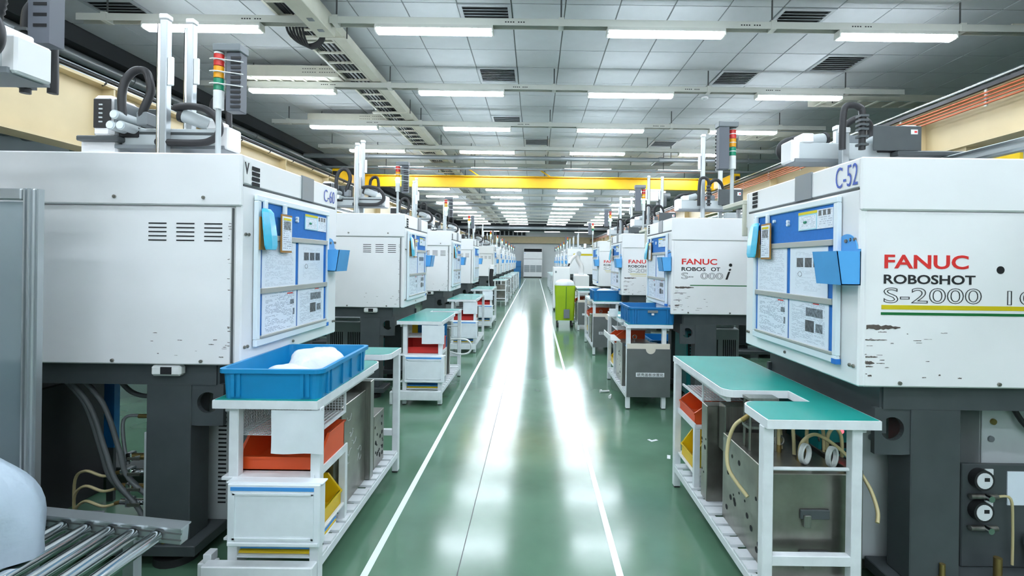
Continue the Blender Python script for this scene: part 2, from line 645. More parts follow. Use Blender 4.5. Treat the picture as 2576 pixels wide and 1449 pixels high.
# side ceilings, drop beam with pipes at the left
struct('ceiling_left', MB().box(XL, Y0, 4.55, TX0, Y1, 4.65), M_CONC)
struct('ceiling_right', MB().box(TX0 + TN * TS, Y0, 4.45, XR, Y1, 4.55), M_CONC)
struct('trim_1', MB().box(-6.15, Y0, 4.12, TX0 - .01, Y1, 4.55), M_CONC)
struct('trim_2', MB().box(TX0 + TN * TS + .01, Y0, 4.2, TX0 + TN * TS + .3, Y1, 4.45), M_CONC)
for k, (x, z, r, mm, lb) in enumerate(((-5.98, 4.03, .07, M_PIPE, 'grey pipe under the ceiling drop beam beside the tiles'), (-6.35, 4.05, .11, M_PIPED, 'thick dark pipe under the roof beside the ceiling drop beam'),
                                       (-6.75, 3.95, .14, M_PIPED, 'thickest dark pipe under the roof'), (-7.2, 3.85, .12, M_PIPED, 'dark pipe lowest under the roof, near the wall'))):
    t = thing('ceiling_pipe', lb, 'pipe', (x, Y0, z), 0, 'pipes under the roof')
    cy('pipe_run', mm, t, (0, 0.05, 0), (0, Y1 - Y0 - .05, 0), r, 14)
    for q in range(16):
        yy = 1.5 + q * 3.2
        cy('coupling', mm, t, (0, yy, 0), (0, yy + .12, 0), r * 1.15, 14)
        cy('hanger', M_ROD, t, (0, yy + .3, r * .5), (0, yy + .3, (4.12 if x > -6.1 else 4.55) - z), .008, 6)

# ================================================================== LAMP ROWS
ROWS = [5.42 + 2.0 * k for k in range(-6, 15)] + [37.4, 39.4, 41.4]
COLS = [-3.65, -1.13, 1.39, 3.9]
ordn = ['first', 'second', 'third', 'fourth', 'fifth', 'sixth', 'seventh', 'eighth', 'ninth', 'tenth', 'eleventh', 'twelfth', 'thirteenth', 'fourteenth', 'fifteenth', 'sixteenth', 'seventeenth', 'eighteenth', 'nineteenth', 'twentieth']
colw = ['leftmost', 'second from the left', 'third from the left', 'rightmost']


def strut_mesh():
    m = MB()
    m.box(-5.0, -.05, 4.06, 5.45, .05, 4.075)
    m.box(-5.0, -.05, 4.0, 5.45, -.044, 4.06)
    m.box(-5.0, .044, 4.0, 5.45, .05, 4.06)
    return m


def diffuser_mesh():
    m = MB()
    sec = [(-.052, 0.0), (-.062, -.02), (-.045, -.042), (.045, -.042), (.062, -.02), (.052, 0.0)]
    m.loft([[(x, a, b) for a, b in sec] for x in (-.62, .62)], True, True, False)
    return m


def housing_mesh():
    m = MB()
    sec = [(-.056, .0), (.056, .0), (.05, .038), (-.05, .038)]
    m.loft([[(x, a, b) for a, b in sec] for x in (-.64, .64)], True, True)
    return m


def cap_mesh():
    return MB().box(-.012, -.055, -.038, .012, .055, 0.01, .004)


for r, y in enumerate(ROWS):
    front = r - 6
    if front >= 0:
        lbl = 'cream lamp strut across the hall, %s row from the camera' % ordn[front]
    else:
        lbl = 'cream lamp strut across the hall, %s row behind the camera' % ordn[-front - 1]
    t = thing('lamp_strut', lbl, 'strut', (0, y, 0), 0, 'cream lamp struts across the hall')
    obj('channel', strut_mesh, M_STRUT, t, key='strut')
    if front < 9:
        for xx in (-4.7, -2.2, 0.25, 2.55, 4.6):
            obj('hanger_rod', lambda: MB().cyl((0, 0, 4.07), (0, 0, CZ + .01), .009, 6), M_ROD, t, (xx, 0, 0), key='rod')
            if 0 <= front < 4:
                obj('bracket', lambda: MB().box(-.03, -.056, 3.995, .03, .056, 4.09), M_STRUT, t, (xx, 0, 0), key='rodbr')
        if 0 <= front < 3:
            for xx in (-3.2, -.35, 2.2, 3.4):
                for q in range(8):
                    if q != 4:
                        obj('slot_hole', lambda: MB().box(-.008, -.0515, -.006, .008, -.05, .006), M_SLOT, t, (xx + q * .028, 0, 4.035), key='hole')
    for c, x in enumerate(COLS):
        if front >= 0:
            lbl = 'long white ceiling lamp, %s in the %s row from the camera' % (colw[c], ordn[front])
        else:
            lbl = 'long white ceiling lamp, %s in the %s row behind the camera' % (colw[c], ordn[-front - 1])
        l = thing('ceiling_lamp', lbl, 'lamp', (x, y, 3.962), 0, 'long ceiling lamps in rows')
        obj('housing', housing_mesh, M_STRUT, l, key='lhouse')
        obj('diffuser', diffuser_mesh, M_LAMP, l, key='ldiff')
        for sx in (-.632, .632):
            obj('end_cap', cap_mesh, M_STRUT, l, (sx, 0, 0), key='lcap')

# ================================================================== CABLE TRAYS
t = thing('cable_tray', 'long cream cable ladder with trunking running along the ceiling left of the aisle', 'cable tray', (0, 0, 0))
for nm, x0, x1, z0, z1 in (('side_rail', -2.86, -2.83, 4.1, 4.17), ('side_rail', -2.5, -2.47, 4.1, 4.17)):
    bx(nm, M_TRAY, t, x0, 1.0, z0, x1, 40, z1)
bx('trunking', M_TRAY, t, -2.46, 1.0, 4.09, -2.32, 40, 4.2, .004)
for k in range(90):
    y = 4.5 + k * .32
    obj('rung', lambda: MB().box(-.17, -.022, 0, .17, .022, .02), M_TRAY, t, (-2.665, y, 4.105), key='rung')
for k in range(6):
    bx('support_bar', M_TRAY, t, -2.95, 5.9 + k * 3, 4.075, -2.3, 5.96 + k * 3, 4.1)
    for xx in (-2.93, -2.28):
        cy('support_rod', M_ROD, t, (xx, 5.93 + k * 3, 4.08), (xx, 5.93 + k * 3, CZ + .01), .008, 6)
for k in range(7):
    xo = -2.8 + k * .045
    pts = [(xo + .02 * math.sin(i * 1.7 + k), 3.0 + i * 2.0, 4.135 + .01 * math.sin(i + k)) for i in range(17)]
    tube('cable', M_BLACK, t, pts, .013, 6, 3)
jb = thing('junction_box', 'cream junction box on the cable ladder with black cables looping out', 'box', (-2.36, 5.2, 3.98))
bx('body', M_TRAY, jb, -.1, -.5, -.06, .1, .35, .1, .006)
bx('latch', M_GREY, jb, -.02, -.1, -.066, .04, -.04, -.06)
bx('latch', M_GREY, jb, -.02, .15, -.066, .04, .2, -.06)
for k in range(6):
    d = k * .035
    tube('cable_loop', M_BLACK, jb, [(-.42 + d, .25, .12), (-.42 + d, .35, -.02 - .01 * k), (-.3 + d * .5, .45, -.1 - .008 * k), (-.12 + d * .3, .42, -.07), (-.02, .3, .02)], .014, 6, 5)
for k, (y, lb) in enumerate(((7.2, 'wide cream tray branch running left above the second lamp row'), (9.55, 'wide cream tray branch running left above the third lamp row'),
                            (16.8, 'far cream tray branch running left behind the yellow crane'))):
    t = thing('tray_branch', lb, 'cable tray', (0, y, 0), 0, 'cream tray branches')
    bx('side_plate', M_TRAY, t, -4.4, -.02, 4.08, -2.88, 0, 4.24)
    bx('side_plate', M_TRAY, t, -4.4, .3, 4.08, -2.88, .32, 4.24)
    bx('tray_floor', M_TRAY, t, -4.4, 0, 4.09, -2.88, .3, 4.1)
    for q in range(8):
        bx('rung', M_TRAY, t, -4.35 + q * .18, 0, 4.075, -4.32 + q * .18, .3, 4.09)
    for q in range(14):
        if q != 6:
            for zz in (4.14, 4.19):
                bx('slot_hole', M_SLOT, t, -3.40 + q * .035, -.0212, zz, -3.38 + q * .035, -.02, zz + .008)
    for xx in (-4.2, -3.2):
        cy('hanger', M_ROD, t, (xx, .15, 4.1), (xx, .15, CZ + .01), .008, 6)
for k, (y, x0, x1, lb) in enumerate(((7.9, 4.5, 7.4, 'cream ladder tray above the crane beam with copper bars, by the second lamp row'),
                                    (10.2, 4.3, 7.4, 'cream ladder tray above the crane beam with copper bars, by the third lamp row'),
                                    (5.2, 5.3, 7.4, 'cream ladder tray at the top corner above the first lamp row'))):
    t = thing('ladder_tray', lb, 'cable tray', (0, y, 0), 0, 'cream ladder trays at the right')
    bx('side_rail', M_TRAY, t, x0, 0, 4.08, x1, .02, 4.18)
    bx('side_rail', M_TRAY, t, x0, .35, 4.08, x1, .37, 4.18)
    for q in range(int((x1 - x0) / .28)):
        bx('rung', M_TRAY, t, x0 + .1 + q * .28, .02, 4.08, x0 + .14 + q * .28, .35, 4.1)
    for xx in (x0 + .3, x1 - .4):
        cy('hanger', M_ROD, t, (xx, .18, 4.09), (xx, .18, CZ + .01), .008, 6)

# smoke detectors
for x, y, lb in ((-3.35, 8.35, 'round white smoke detector behind the second row of lamps, near the tray'), (2.9, 8.6, 'round white smoke detector on the tiles towards the copper bars')):
    t = thing('smoke_detector', lb, 'detector', (x, y, CZ), 0, 'smoke detectors')
    obj('base', lambda: MB().cyl((0, 0, 0), (0, 0, -.02), .06, 16), M_WHITE, t, key='smk1')
    obj('sensor_head', lambda: MB().cyl((0, 0, -.02), (0, 0, -.045), .045, 16, .03), M_LGREY, t, key='smk2')

# galvanised cross pipe and smaller pipes before the crane
for y, z, r, lb in ((12.2, 3.98, .055, 'thick galvanised pipe crossing the hall before the yellow crane'), (12.9, 3.84, .03, 'thin galvanised pipe crossing the hall just before the yellow crane'),
                    (21.6, 3.9, .05, 'galvanised pipe crossing the hall beyond the yellow crane'), (34.9, 3.8, .12, 'thick grey duct crossing the far end of the hall')):
    t = thing('cross_pipe', lb, 'pipe', (0, y, z), 0, 'pipes crossing the hall')
    cy('pipe_run', M_PIPE, t, (-5.7, 0, 0), (6.5, 0, 0), r, 14)
    for xx in (-4.2, -1.9, .6, 3.0, 5.2):
        cy('coupling', M_PIPE, t, (xx, 0, 0), (xx + .1, 0, 0), r * 1.25, 12)
        cy('hanger', M_ROD, t, (xx + .3, 0, r * .6), (xx + .3, 0, CZ - z + .01), .009, 6)

# ================================================================== CRANE
for sx, nm, lb in ((-1, 'L', 'cream crane runway beam above the left row of machines'), (1, 'R', 'cream crane runway beam with copper bars above the right row')):
    t = thing('crane_runway_beam', lb, 'beam', (sx * 5.2, 0, 0), 0 if sx < 0 else PI, 'crane runway beams')
    s = -1 if sx > 0 else 1          # local y runs backwards for the rotated one
    ya, yb = (Y0 + .05, Y1 - .4) if sx < 0 else (-(Y1 - .4), -(Y0 + .05))
    zl = 2.66 if sx < 0 else 2.88
    bx('web', M_CREAM, t, -.03, ya, zl + .03, .0, yb, 3.44)
    bx('bottom_flange', M_CREAM, t, -.15, ya, zl, .15, yb, zl + .03)
    bx('top_flange', M_CREAM, t, -.15, ya, 3.44, .15, yb, 3.47)
    for k in range(20):
        y = (3.9 + k * 2.05) if sx < 0 else -(4.6 + k * 2.05)
        obj('stiffener', lambda: MB().box(0, -.012, zl + .03, .14, .012, 3.44), M_CREAM, t, (0, y, 0), key=('stiff', sx))
    bx('rail', M_ALU, t, -.03, ya, 3.47, .03, yb, 3.53)
    if sx < 0:
        cy('conduit', M_BLACK, t, (.17, ya, 3.5), (.17, yb, 3.5), .016, 8)
        cy('conduit', M_PIPE, t, (.14, ya, 3.54), (.14, yb, 3.54), .012, 8)
        for k in range(22):
            y = 4.0 + k * .9
            tube('cable_clip', M_BLACK, t, [(.17, y, 3.5), (.165, y, 3.46), (.12, y, 3.435)], .009, 6, 3)
    else:
        for q in range(4):
            cy('copper_bar', M_COPPER, t, (.17, ya, 3.29 + q * .04), (.17, yb, 3.29 + q * .04), .012, 8)
        bx('conductor_cover', M_BLACK, t, .15, ya, 3.455, .19, yb, 3.5)
        cy('conductor_tube', M_CHROME, t, (.19, ya, 3.535), (.19, yb, 3.535), .02, 8)
        for k in range(24):
            y = -(3.0 + k * 1.3)
            bx('bar_holder', M_STRUT, t, .145, y, 3.26, .165, y + .03, 3.46)
    for k in range(6):                    # posts carrying the beam
        y = (-3.0 + k * 9.0) if sx < 0 else -(-3.0 + k * 9.0)
        bx('support_post', M_LGREY, t, -.55, y - .12, 0, -.31, y + .12, zl)
        bx('post_bracket', M_CREAM, t, -.5, y - .1, zl - .13, .1, y + .1, zl)

struct('trim_3', MB().box(TX0, 35.4, 3.62, XR - .05, 35.8, CZ), M_CONC)
cr = thing('overhead_crane', 'yellow overhead travelling crane girder spanning the hall', 'crane', (0, 14.0, 0))
bx('girder_web', M_CRANE, cr, -5.0, -.02, 3.54, 5.0, .02, 3.81)
bx('girder_flange', M_CRANE, cr, -5.0, -.1, 3.51, 5.0, .1, 3.54)
bx('girder_flange', M_CRANE, cr, -5.0, -.1, 3.81, 5.0, .1, 3.835)
for sx in (-1, 1):
    bx('end_carriage', M_CRANE, cr, sx * 5.2 - .1, -1.1, 3.56, sx * 5.2 + .1, 1.1, 3.8, .01)
    for q in (-.9, .9):
        cy('wheel', M_DARK, cr, (sx * 5.2 - .03, q, 3.585), (sx * 5.2 + .03, q, 3.585), .055, 14)
    bx('buffer', M_BLACK, cr, sx * 5.2 - .05, -1.18, 3.62, sx * 5.2 + .05, -1.1, 3.72)
for xx in (-1.6, 0.4):
    cy('cable_arm', M_CRANE, cr, (xx, -.05, 3.83), (xx - .35, -.05, 4.05), .018, 8)
cy('festoon_wire', M_COPPER, cr, (-5.0, -.05, 4.0), (5.0, -.05, 4.0), .006, 6)
h = thing('crane_hoist', 'dark grey electric hoist with a chain hanging under the yellow crane by the right row', 'hoist', (3.35, 13.95, 3.51))
bx('trolley', M_LGREY, h, -.28, -.12, -.06, .18, .12, 0.0, .01)
bx('motor', M_WHITE, h, -.2, -.14, -.34, .06, .12, -.06, .02)
cy('drum', M_DARK, h, (.06, 0, -.2), (.4, 0, -.2), .12, 16)
bx('hoist_body', M_DARK, h, .05, -.13, -.5, .3, .12, -.2, .02)
cy('load_chain', M_STEEL, h, (.15, 0, -.5), (.15, 0, -1.0), .01, 6)
obj('hook_block', MB().cyl((.15, -.03, -1.05), (.15, .03, -1.05), .05, 14), M_BRASS, h)
bx('pendant_box', M_TOTE2, h, -.35, -.05, -.9, -.27, .03, -.7, .01)
cy('pendant_cable', M_BLACK, h, (-.31, -.01, -.7), (-.24, -.01, -.06), .008, 6)

# ================================================================== FAR END
t = thing('far_beam', 'cream beam across the far end wall', 'beam', (0, Y1 - .5, 0))
bx('web', M_CREAM, t, -7.5, .1, 3.15, 9.5, .13, 3.7)
bx('flange', M_CREAM, t, -7.5, 0, 3.12, 9.5, .23, 3.15)
bx('flange', M_CREAM, t, -7.5, 0, 3.7, 9.5, .23, 3.73)
for k in range(9):
    bx('stiffener', M_CREAM, t, -6.8 + k * 2, .02, 3.15, -6.77 + k * 2, .1, 3.7)
t = thing('air_conditioner', 'tall white floor-standing air conditioner at the end of the aisle', 'air conditioner', (-.2, Y1 - 1.35, 0))
bx('cabinet', M_WHITE, t, -.84, 0, .08, .84, .7, 2.65, .02)
bx('plinth', M_BLACK, t, -.8, .03, 0, .8, .65, .08)
bx('air_outlet', M_SLOT, t, -.8, -.012, 2.32, .8, 0, 2.6)
bx('seam', M_SEAM, t, -.84, -.006, 1.66, .84, 0, 1.69)
for k in range(3):
    x0 = -.78 + k * .54
    g = bx('intake_grille', M_GREY, t, x0, -.008, .5, x0 + .5, 0, 1.12)
    for q in range(10):
        bx('louvre', M_LGREY, g, -.25, -.02, -.29 + q * .06, .25, -.006, -.26 + q * .06)
bx('brand_plate', M_POCKET, t, -.76, -.01, 2.16, -.68, 0, 2.2)
for k in range(3):
    t = thing('blue_crate', ('lower', 'middle', 'upper')[k] + ' blue plastic crate of the stack beside the far air conditioner', 'crate', (-1.62, Y1 - 1.5, k * .5), 0, 'blue crates at the far end')
    bx('body', M_TOTE2, t, -.36, -.28, 0, .36, .28, .46, .02)
    bx('rim', M_TOTE2, t, -.38, -.3, .42, .38, .3, .495, .01)
t = thing('wall_grating', 'dark row of windows high on the far wall', 'window', (-3.0, Y1 - .06, 3.8))
bx('backing', M_LGREY, t, -3.5, .02, 0, 2.2, .05, .55)
for k in range(14):
    bx('pane', M_VENTD, t, -3.4 + k * .4, 0, .05, -3.12 + k * .4, .03, .5)
t = thing('wall_shelving', 'dark racking against the far wall left of the air conditioner', 'rack', (-4.2, Y1 - 1.2, 0))
for k in range(5):
    bx('upright', M_DARK, t, -1.8 + k * .9, 0, 0, -1.74 + k * .9, .5, 3.0)
for k in range(4):
    bx('shelf_board', M_LGREY, t, -1.8, 0, .6 + k * .75, 1.86, .5, .64 + k * .75)

# side-bay things
t = thing('bay_lamp', 'small round lamp glowing under the crane beam in the side bay', 'lamp', (7.9, 9.7, 3.52))
obj('shade', MB().cyl((0, 0, 0), (0, 0, .08), .15, 18, .1), M_STRUT, t)
obj('diffuser', MB().cyl((0, 0, -.02), (0, 0, 0.0), .13, 18), M_LAMP, t)
cy('stem', M_ROD, t, (0, 0, .08), (0, 0, 4.45 - 3.52), .012, 6)
for k, (x, y) in enumerate(((-7.0, 7.6), (-6.7, 7.95), (-6.2, 7.25))):
    t = thing('flexible_duct', 'bent green-grey flexible duct behind the left machines, ' + ('one nearest the wall', 'middle one', 'one nearest the machines')[k], 'duct', (x, y, 0), 0, 'bent flexible ducts')
    tube('duct_hose', M_GREENHOSE, t, [(-.75, 0, .2), (-.7, 0, 1.7), (-.25, 0, 2.3), (0, 0, 2.8), (-.15, 0, 3.25), (XL - x + .08, 0, 3.4)] if k < 2 else [(0, 0, .2), (0, 0, 2.4), (-.05, 0, 3.0), (-.4, 0, 3.35), (XL - x + .08, 0, 3.45)], .11, 12, 6)
    cy('collar', M_GREY, t, (XL - x + .005, 0, (3.4, 3.4, 3.45)[k]), (XL - x + .1, 0, (3.4, 3.4, 3.45)[k]), .13, 12)
for k, (x, y) in enumerate(((6.9, 7.3), (7.0, 7.3), (7.15, 7.3))):
    t = thing('vertical_pipe', 'thin vertical grey pipe under the copper-bar beam, ' + ('first', 'second', 'third')[k] + ' of three', 'pipe', (x, y, 0), 0, 'thin vertical pipes')
    cy('pipe_run', M_PIPE, t, (0, 0, 0), (0, 0, 4.44), .03, 10)
    cy('coupling', M_PIPE, t, (0, 0, 2.2), (0, 0, 2.3), .04, 10)
for k, x in enumerate((5.65, 5.98)):
    t = thing('metal_hose', 'shiny corrugated metal hose behind the beam with copper bars, ' + ('nearer', 'farther')[k] + ' one', 'hose', (x, 6.3, 0), 0, 'corrugated metal hoses')
    mm = MB()
    rings = []
    for q in range(42):
        rr = .07 if q % 2 else .058
        rings.append([(rr * math.cos(a), rr * math.sin(a), 1.0 + q * .0555) for a in [2 * PI * i / 14 for i in range(14)]])
    mm.loft(rings, True, True, True)
    obj('corrugated_tube', mm, M_CHROME, t)
    cy('end_collar', M_PIPE, t, (0, 0, 0), (0, 0, 1.0), .075, 14)

# ================================================================== MOULDING MACHINES
def holeplate():
    m = MB()
    n = 24
    c, hw, hh, r = (0.0, 0.0), .075, .1, .05
    ins, outs = [], []
    for i in range(n):
        a = 2 * PI * (i + .5) / n
        ca, sa = math.cos(a), math.sin(a)
        ins.append((r * ca, .01 + r * sa))
        k = min(hw / max(abs(ca), 1e-6), hh / max(abs(sa), 1e-6))
        outs.append((k * ca, k * sa))
    vs, fs = [], []
    for y in (-.012, .012):
        for p in ins: vs.append((p[0], y, p[1]))
        for p in outs: vs.append((p[0], y, p[1]))
    for i in range(n):
        j = (i + 1) % n
        fs.append((i, j, n + j, n + i))
        fs.append((2 * n + i, 3 * n + i, 3 * n + j, 2 * n + j))
        fs.append((i, 2 * n + i, 2 * n + j, j))
        fs.append((n + i, n + j, 3 * n + j, 3 * n + i))
    m.add(vs, fs)
    return m


def scuffs(n, x0, x1, z0, z1, seed, big=True, sc=1.0):
    rnd = random.Random(seed)
    m = MB()
    for _ in range(n):
        cx = x0 + (x1 - x0) * rnd.random() ** 2.2
        cz = rnd.uniform(z0, z1)
        L = rnd.uniform(.008, .05) * (1.6 if rnd.random() < .25 else 1)
        H = rnd.uniform(.0012, .004) * (2.0 if big and rnd.random() < .2 else 1)
        L *= sc
        H *= .7
        k = 7
        top = [(cx + L * (i / k), cz + H * rnd.uniform(.2, 1)) for i in range(k + 1)]
        bot = [(cx + L * (i / k), cz - H * rnd.uniform(.2, 1)) for i in range(k + 1)]
        poly = bot + top[::-1]
        m.loft([[(a, 0.0, b) for a, b in poly], [(a, -.0008, b) for a, b in poly]], False, True)
    return m


def bolt_mesh():
    m = MB()
    m.cyl((0, 0, 0), (0, -.006, 0), .008, 8)
    m.cyl((0, -.006, 0), (0, -.009, 0), .0045, 6)
    return m


MW = 1.1


def machine(frame, label, near=0, style='std', side='L', group=None, ht=0.0):
    """end face at local x=0 looking +x, vent side y=0, lettering side y=MW. near: 3 full, 2, 1, 0 simple"""
    t = thing('moulding_machine', label, 'machine', frame[0], frame[1], group)
    zb, zs, zd, zt = .95, 1.68 + ht * .3, 1.775 + ht * .6, 1.9 + ht
    ch = .006
    obj('body', lambda: MB().box(-2.6, .012, zb + .01, -.03, MW - .012, zt - .01), M_WHITE, t, key=('mbody', ht))
    # vent side
    bx('side_panel', M_WHITE, t, -2.6, 0, zb, -.045, .02, zs - .004, ch)
    bx('side_cover', M_WHITE, t, -2.6, -.012, zs, 0, .012, zt, ch)
    # lettering side
    bx('side_panel', M_WHITE, t, -2.6, MW - .02, zb, -.02, MW, zs - .004, ch)
    bx('side_cover', M_WHITE, t, -2.6, MW - .012, zs, 0, MW + .006, zt, ch)
    bx('end_door', M_WHITE, t, -.035, .004, zb, 0, MW - .004, zd - .008, ch)
    bx('top_cover', M_WHITE, t, -2.6, .012, zd, -.002, MW - .012, zt, ch)
    bx('door_seam', M_SEAM, t, -.03, .02, zd - .009, -.004, MW - .02, zd + .001)
    bx('end_band', M_GREY, t, -.006, .585, zd, .004, .735, zt + .003)
    # rear unit and dark frame
    bx('rear_unit', M_WHITE, t, -4.3, .18, .95, -2.6, .92, 1.55, .01)
    bx('base_beam', M_DARK, t, -4.3, .05, .845, -.14, MW - .05, .95)
    bx('end_skirt', M_DARK, t, -.16, .06, .74, -.13, MW - .06, .95)
    for (x0, y0) in ((-.47, .05), (-.47, MW - .19), (-2.4, .05), (-2.4, MW - .19)):
        bx('column', M_DARK, t, x0, y0, .11, x0 + .21, y0 + .14, .846, .004)
        cyk = obj('foot_pad', lambda: MB().cyl((0, 0, 0), (0, 0, .035), .095, 20).cyl((0, 0, .035), (0, 0, .06), .06, 16), M_BLACK, t, (x0 + .12, y0 + .05, 0), key='pad')
    for y0 in (0.0, MW - .25):
        bx('base_plate', M_DARK, t, -2.6, y0, .06, -.2, y0 + .25, .11, .004)
    if near >= 1:
        for yy in (.07, MW - .07):
            obj('lifting_lug', holeplate, M_DARK, t, (-.185, yy, .75), key='lug')
        for g in range(3):
            for q in range(5):
                obj('vent_slot', lambda: MB().box(-.0415, -.0012, -.003, .0415, .0, .003), M_SLOT, t, (-.389 + g * .129, 0, 1.605 - q * .0195), key='vslot')
        for q in range(4):
            obj('grille_slot', lambda: MB().box(0, -.032, -.009, .002, .032, .009), M_SLOT if q < 9 else M_SEAM, t, (0.0, .112, 1.805 + q * .025), key='gslot')
    bx('panel_gap', M_SEAM, t, -.045, -.0006, zb + .01, -.0405, .015, zs - .01)
    if near >= 2:
        for xx in (-.17, -.58, -.99):
            obj('bolt', bolt_mesh, M_STEEL, t, (xx, -.012, 1.725), key='bolt')
            obj('bolt', bolt_mesh, M_STEEL, t, (xx - .01, 0, .968), key='bolt')
            obj('bolt', bolt_mesh, M_STEEL, t, (xx, MW, .968), (0, 0, PI), key='bolt')
        for zz in (1.56, 1.03):
            for yy in (.03, .055):
                obj('door_screw', bolt_mesh, M_STEEL, t, (0, yy, zz), (0, 0, PI / 2), key='bolt')
                obj('door_screw', bolt_mesh, M_STEEL, t, (0, MW - yy, zz), (0, 0, PI / 2), key='bolt')
        obj('door_screw', bolt_mesh, M_STEEL, t, (0, .5, .985), (0, 0, PI / 2), key='bolt')
        # scuffs on the lower corner of both sides
        obj('scuff_marks', lambda: scuffs(12, -.07, -.5, .98, 1.1, 11, False, .5), M_CHIP, t, key='scA')['kind'] = 'stuff'
        obj('edge_chips', lambda: scuffs(16, -.058, -.064, .97, 1.66, 12, False, .3), M_CHIP, t, key='scE')['kind'] = 'stuff'
        # sensor box under the vent side
        sb = bx('sensor_box', M_WHITE2, t, -.42, .005, .895, -.28, .05, .945, .01)
        bx('socket', M_SLOT, sb, -.02, -.026, -.015, .03, -.021, .018)
    if style == 'stripe':
        bx('stripe', M_INKY, t, -1.1, MW, 1.72, -.25, MW + .0075, 1.8)
    if near >= 1 and style.startswith('let'):
        # lettering on the y = MW side; reads along -x, local z up
        yv = MW + .001
        full = style != 'let2'
        x0 = -.095

        def put(body, size, m, dx, z, width, **kw):
            o_ = text('lettering', body, size, m, t, (x0 - dx, yv, z), '+y', width=width, **kw)
        put('FANUC', .078, M_INKR, 0, 1.443, .347, bold=.0016)
        if full:
            put('ROBOSHOT', .052, M_INKB, 0, 1.379, .378, bold=.001)
            put('S-2000', .088, M_INKB, 0, 1.300, .405, outline=True)
            put('100', .082, M_INKB, .485, 1.297, .2, outline=True)
        else:
            put('ROBOS', .052, M_INKB, 0, 1.379, .236, bold=.001)
            put('OT', .052, M_INKB, .292, 1.379, .09, bold=.001)
            put('S-', .088, M_INKB, 0, 1.300, .115, outline=True)
            put('000', .088, M_INKB, .19, 1.300, .22, outline=True)
            put('i', .16, M_INKB, .43, 1.300, .055, bold=.003, shear=.35)
        if style == 'let1':
            bx('stripe', M_INKY, t, -2.55, MW, 1.272, x0 + .004, MW + .0012, 1.29)
            bx('stripe', M_INKG, t, -2.55, MW, 1.249, x0 + .006, MW + .0012, 1.26)
        elif style == 'let2':
            bx('stripe', M_INKG, t, -2.55, MW, 1.232, x0 - .09, MW + .0012, 1.241)
        else:
            bx('stripe', M_INKY, t, -2.55, MW, 1.272, x0 - .03, MW + .0012, 1.28)
            bx('stripe', M_INKY, t, -2.55, MW, 1.245, x0 - .05, MW + .0012, 1.25)
        cy('lock_hole', M_SLOT, t, (x0 - .485, MW, 1.44), (x0 - .485, MW + .002, 1.44), .016, 14)
        if near >= 2:
            mm = MB()
            rnd = random.Random(5 if style == 'let1' else 6)
            for (cx, cz, L, H) in ((-.03, 1.197, .14, .012), (-.028, 1.05, .035, .009), (-.026, 1.145, .09, .003), (-.028, 1.075, .05, .004), (-.03, 1.035, .03, .003)):
                if style != 'let1':
                    L *= 1.3; cz += rnd.uniform(-.03, .03); cx -= .01
                k = 14
                top = [(cx - L * i / k, cz + H * rnd.uniform(.4, 1) * (1 - (i / k) ** 4 * .7)) for i in range(k + 1)]
                bot = [(cx - L * i / k, cz - H * rnd.uniform(.4, 1) * (1 - (i / k) ** 4 * .7)) for i in range(k + 1)]
                poly = top + bot[::-1]
                mm.loft([[(a, 0, b) for a, b in poly], [(a, .001, b) for a, b in poly]], False, True)
            obj('scuff_marks', mm, M_CHIP, t, (0, MW, 0))['kind'] = 'stuff'
            obj('scuff_marks', lambda: scuffs(22, .025, .42, .99, 1.18, 21 if style == 'let1' else 33, True, .7), M_CHIP, t, (0, MW, 0), (0, 0, PI))['kind'] = 'stuff'
    return t


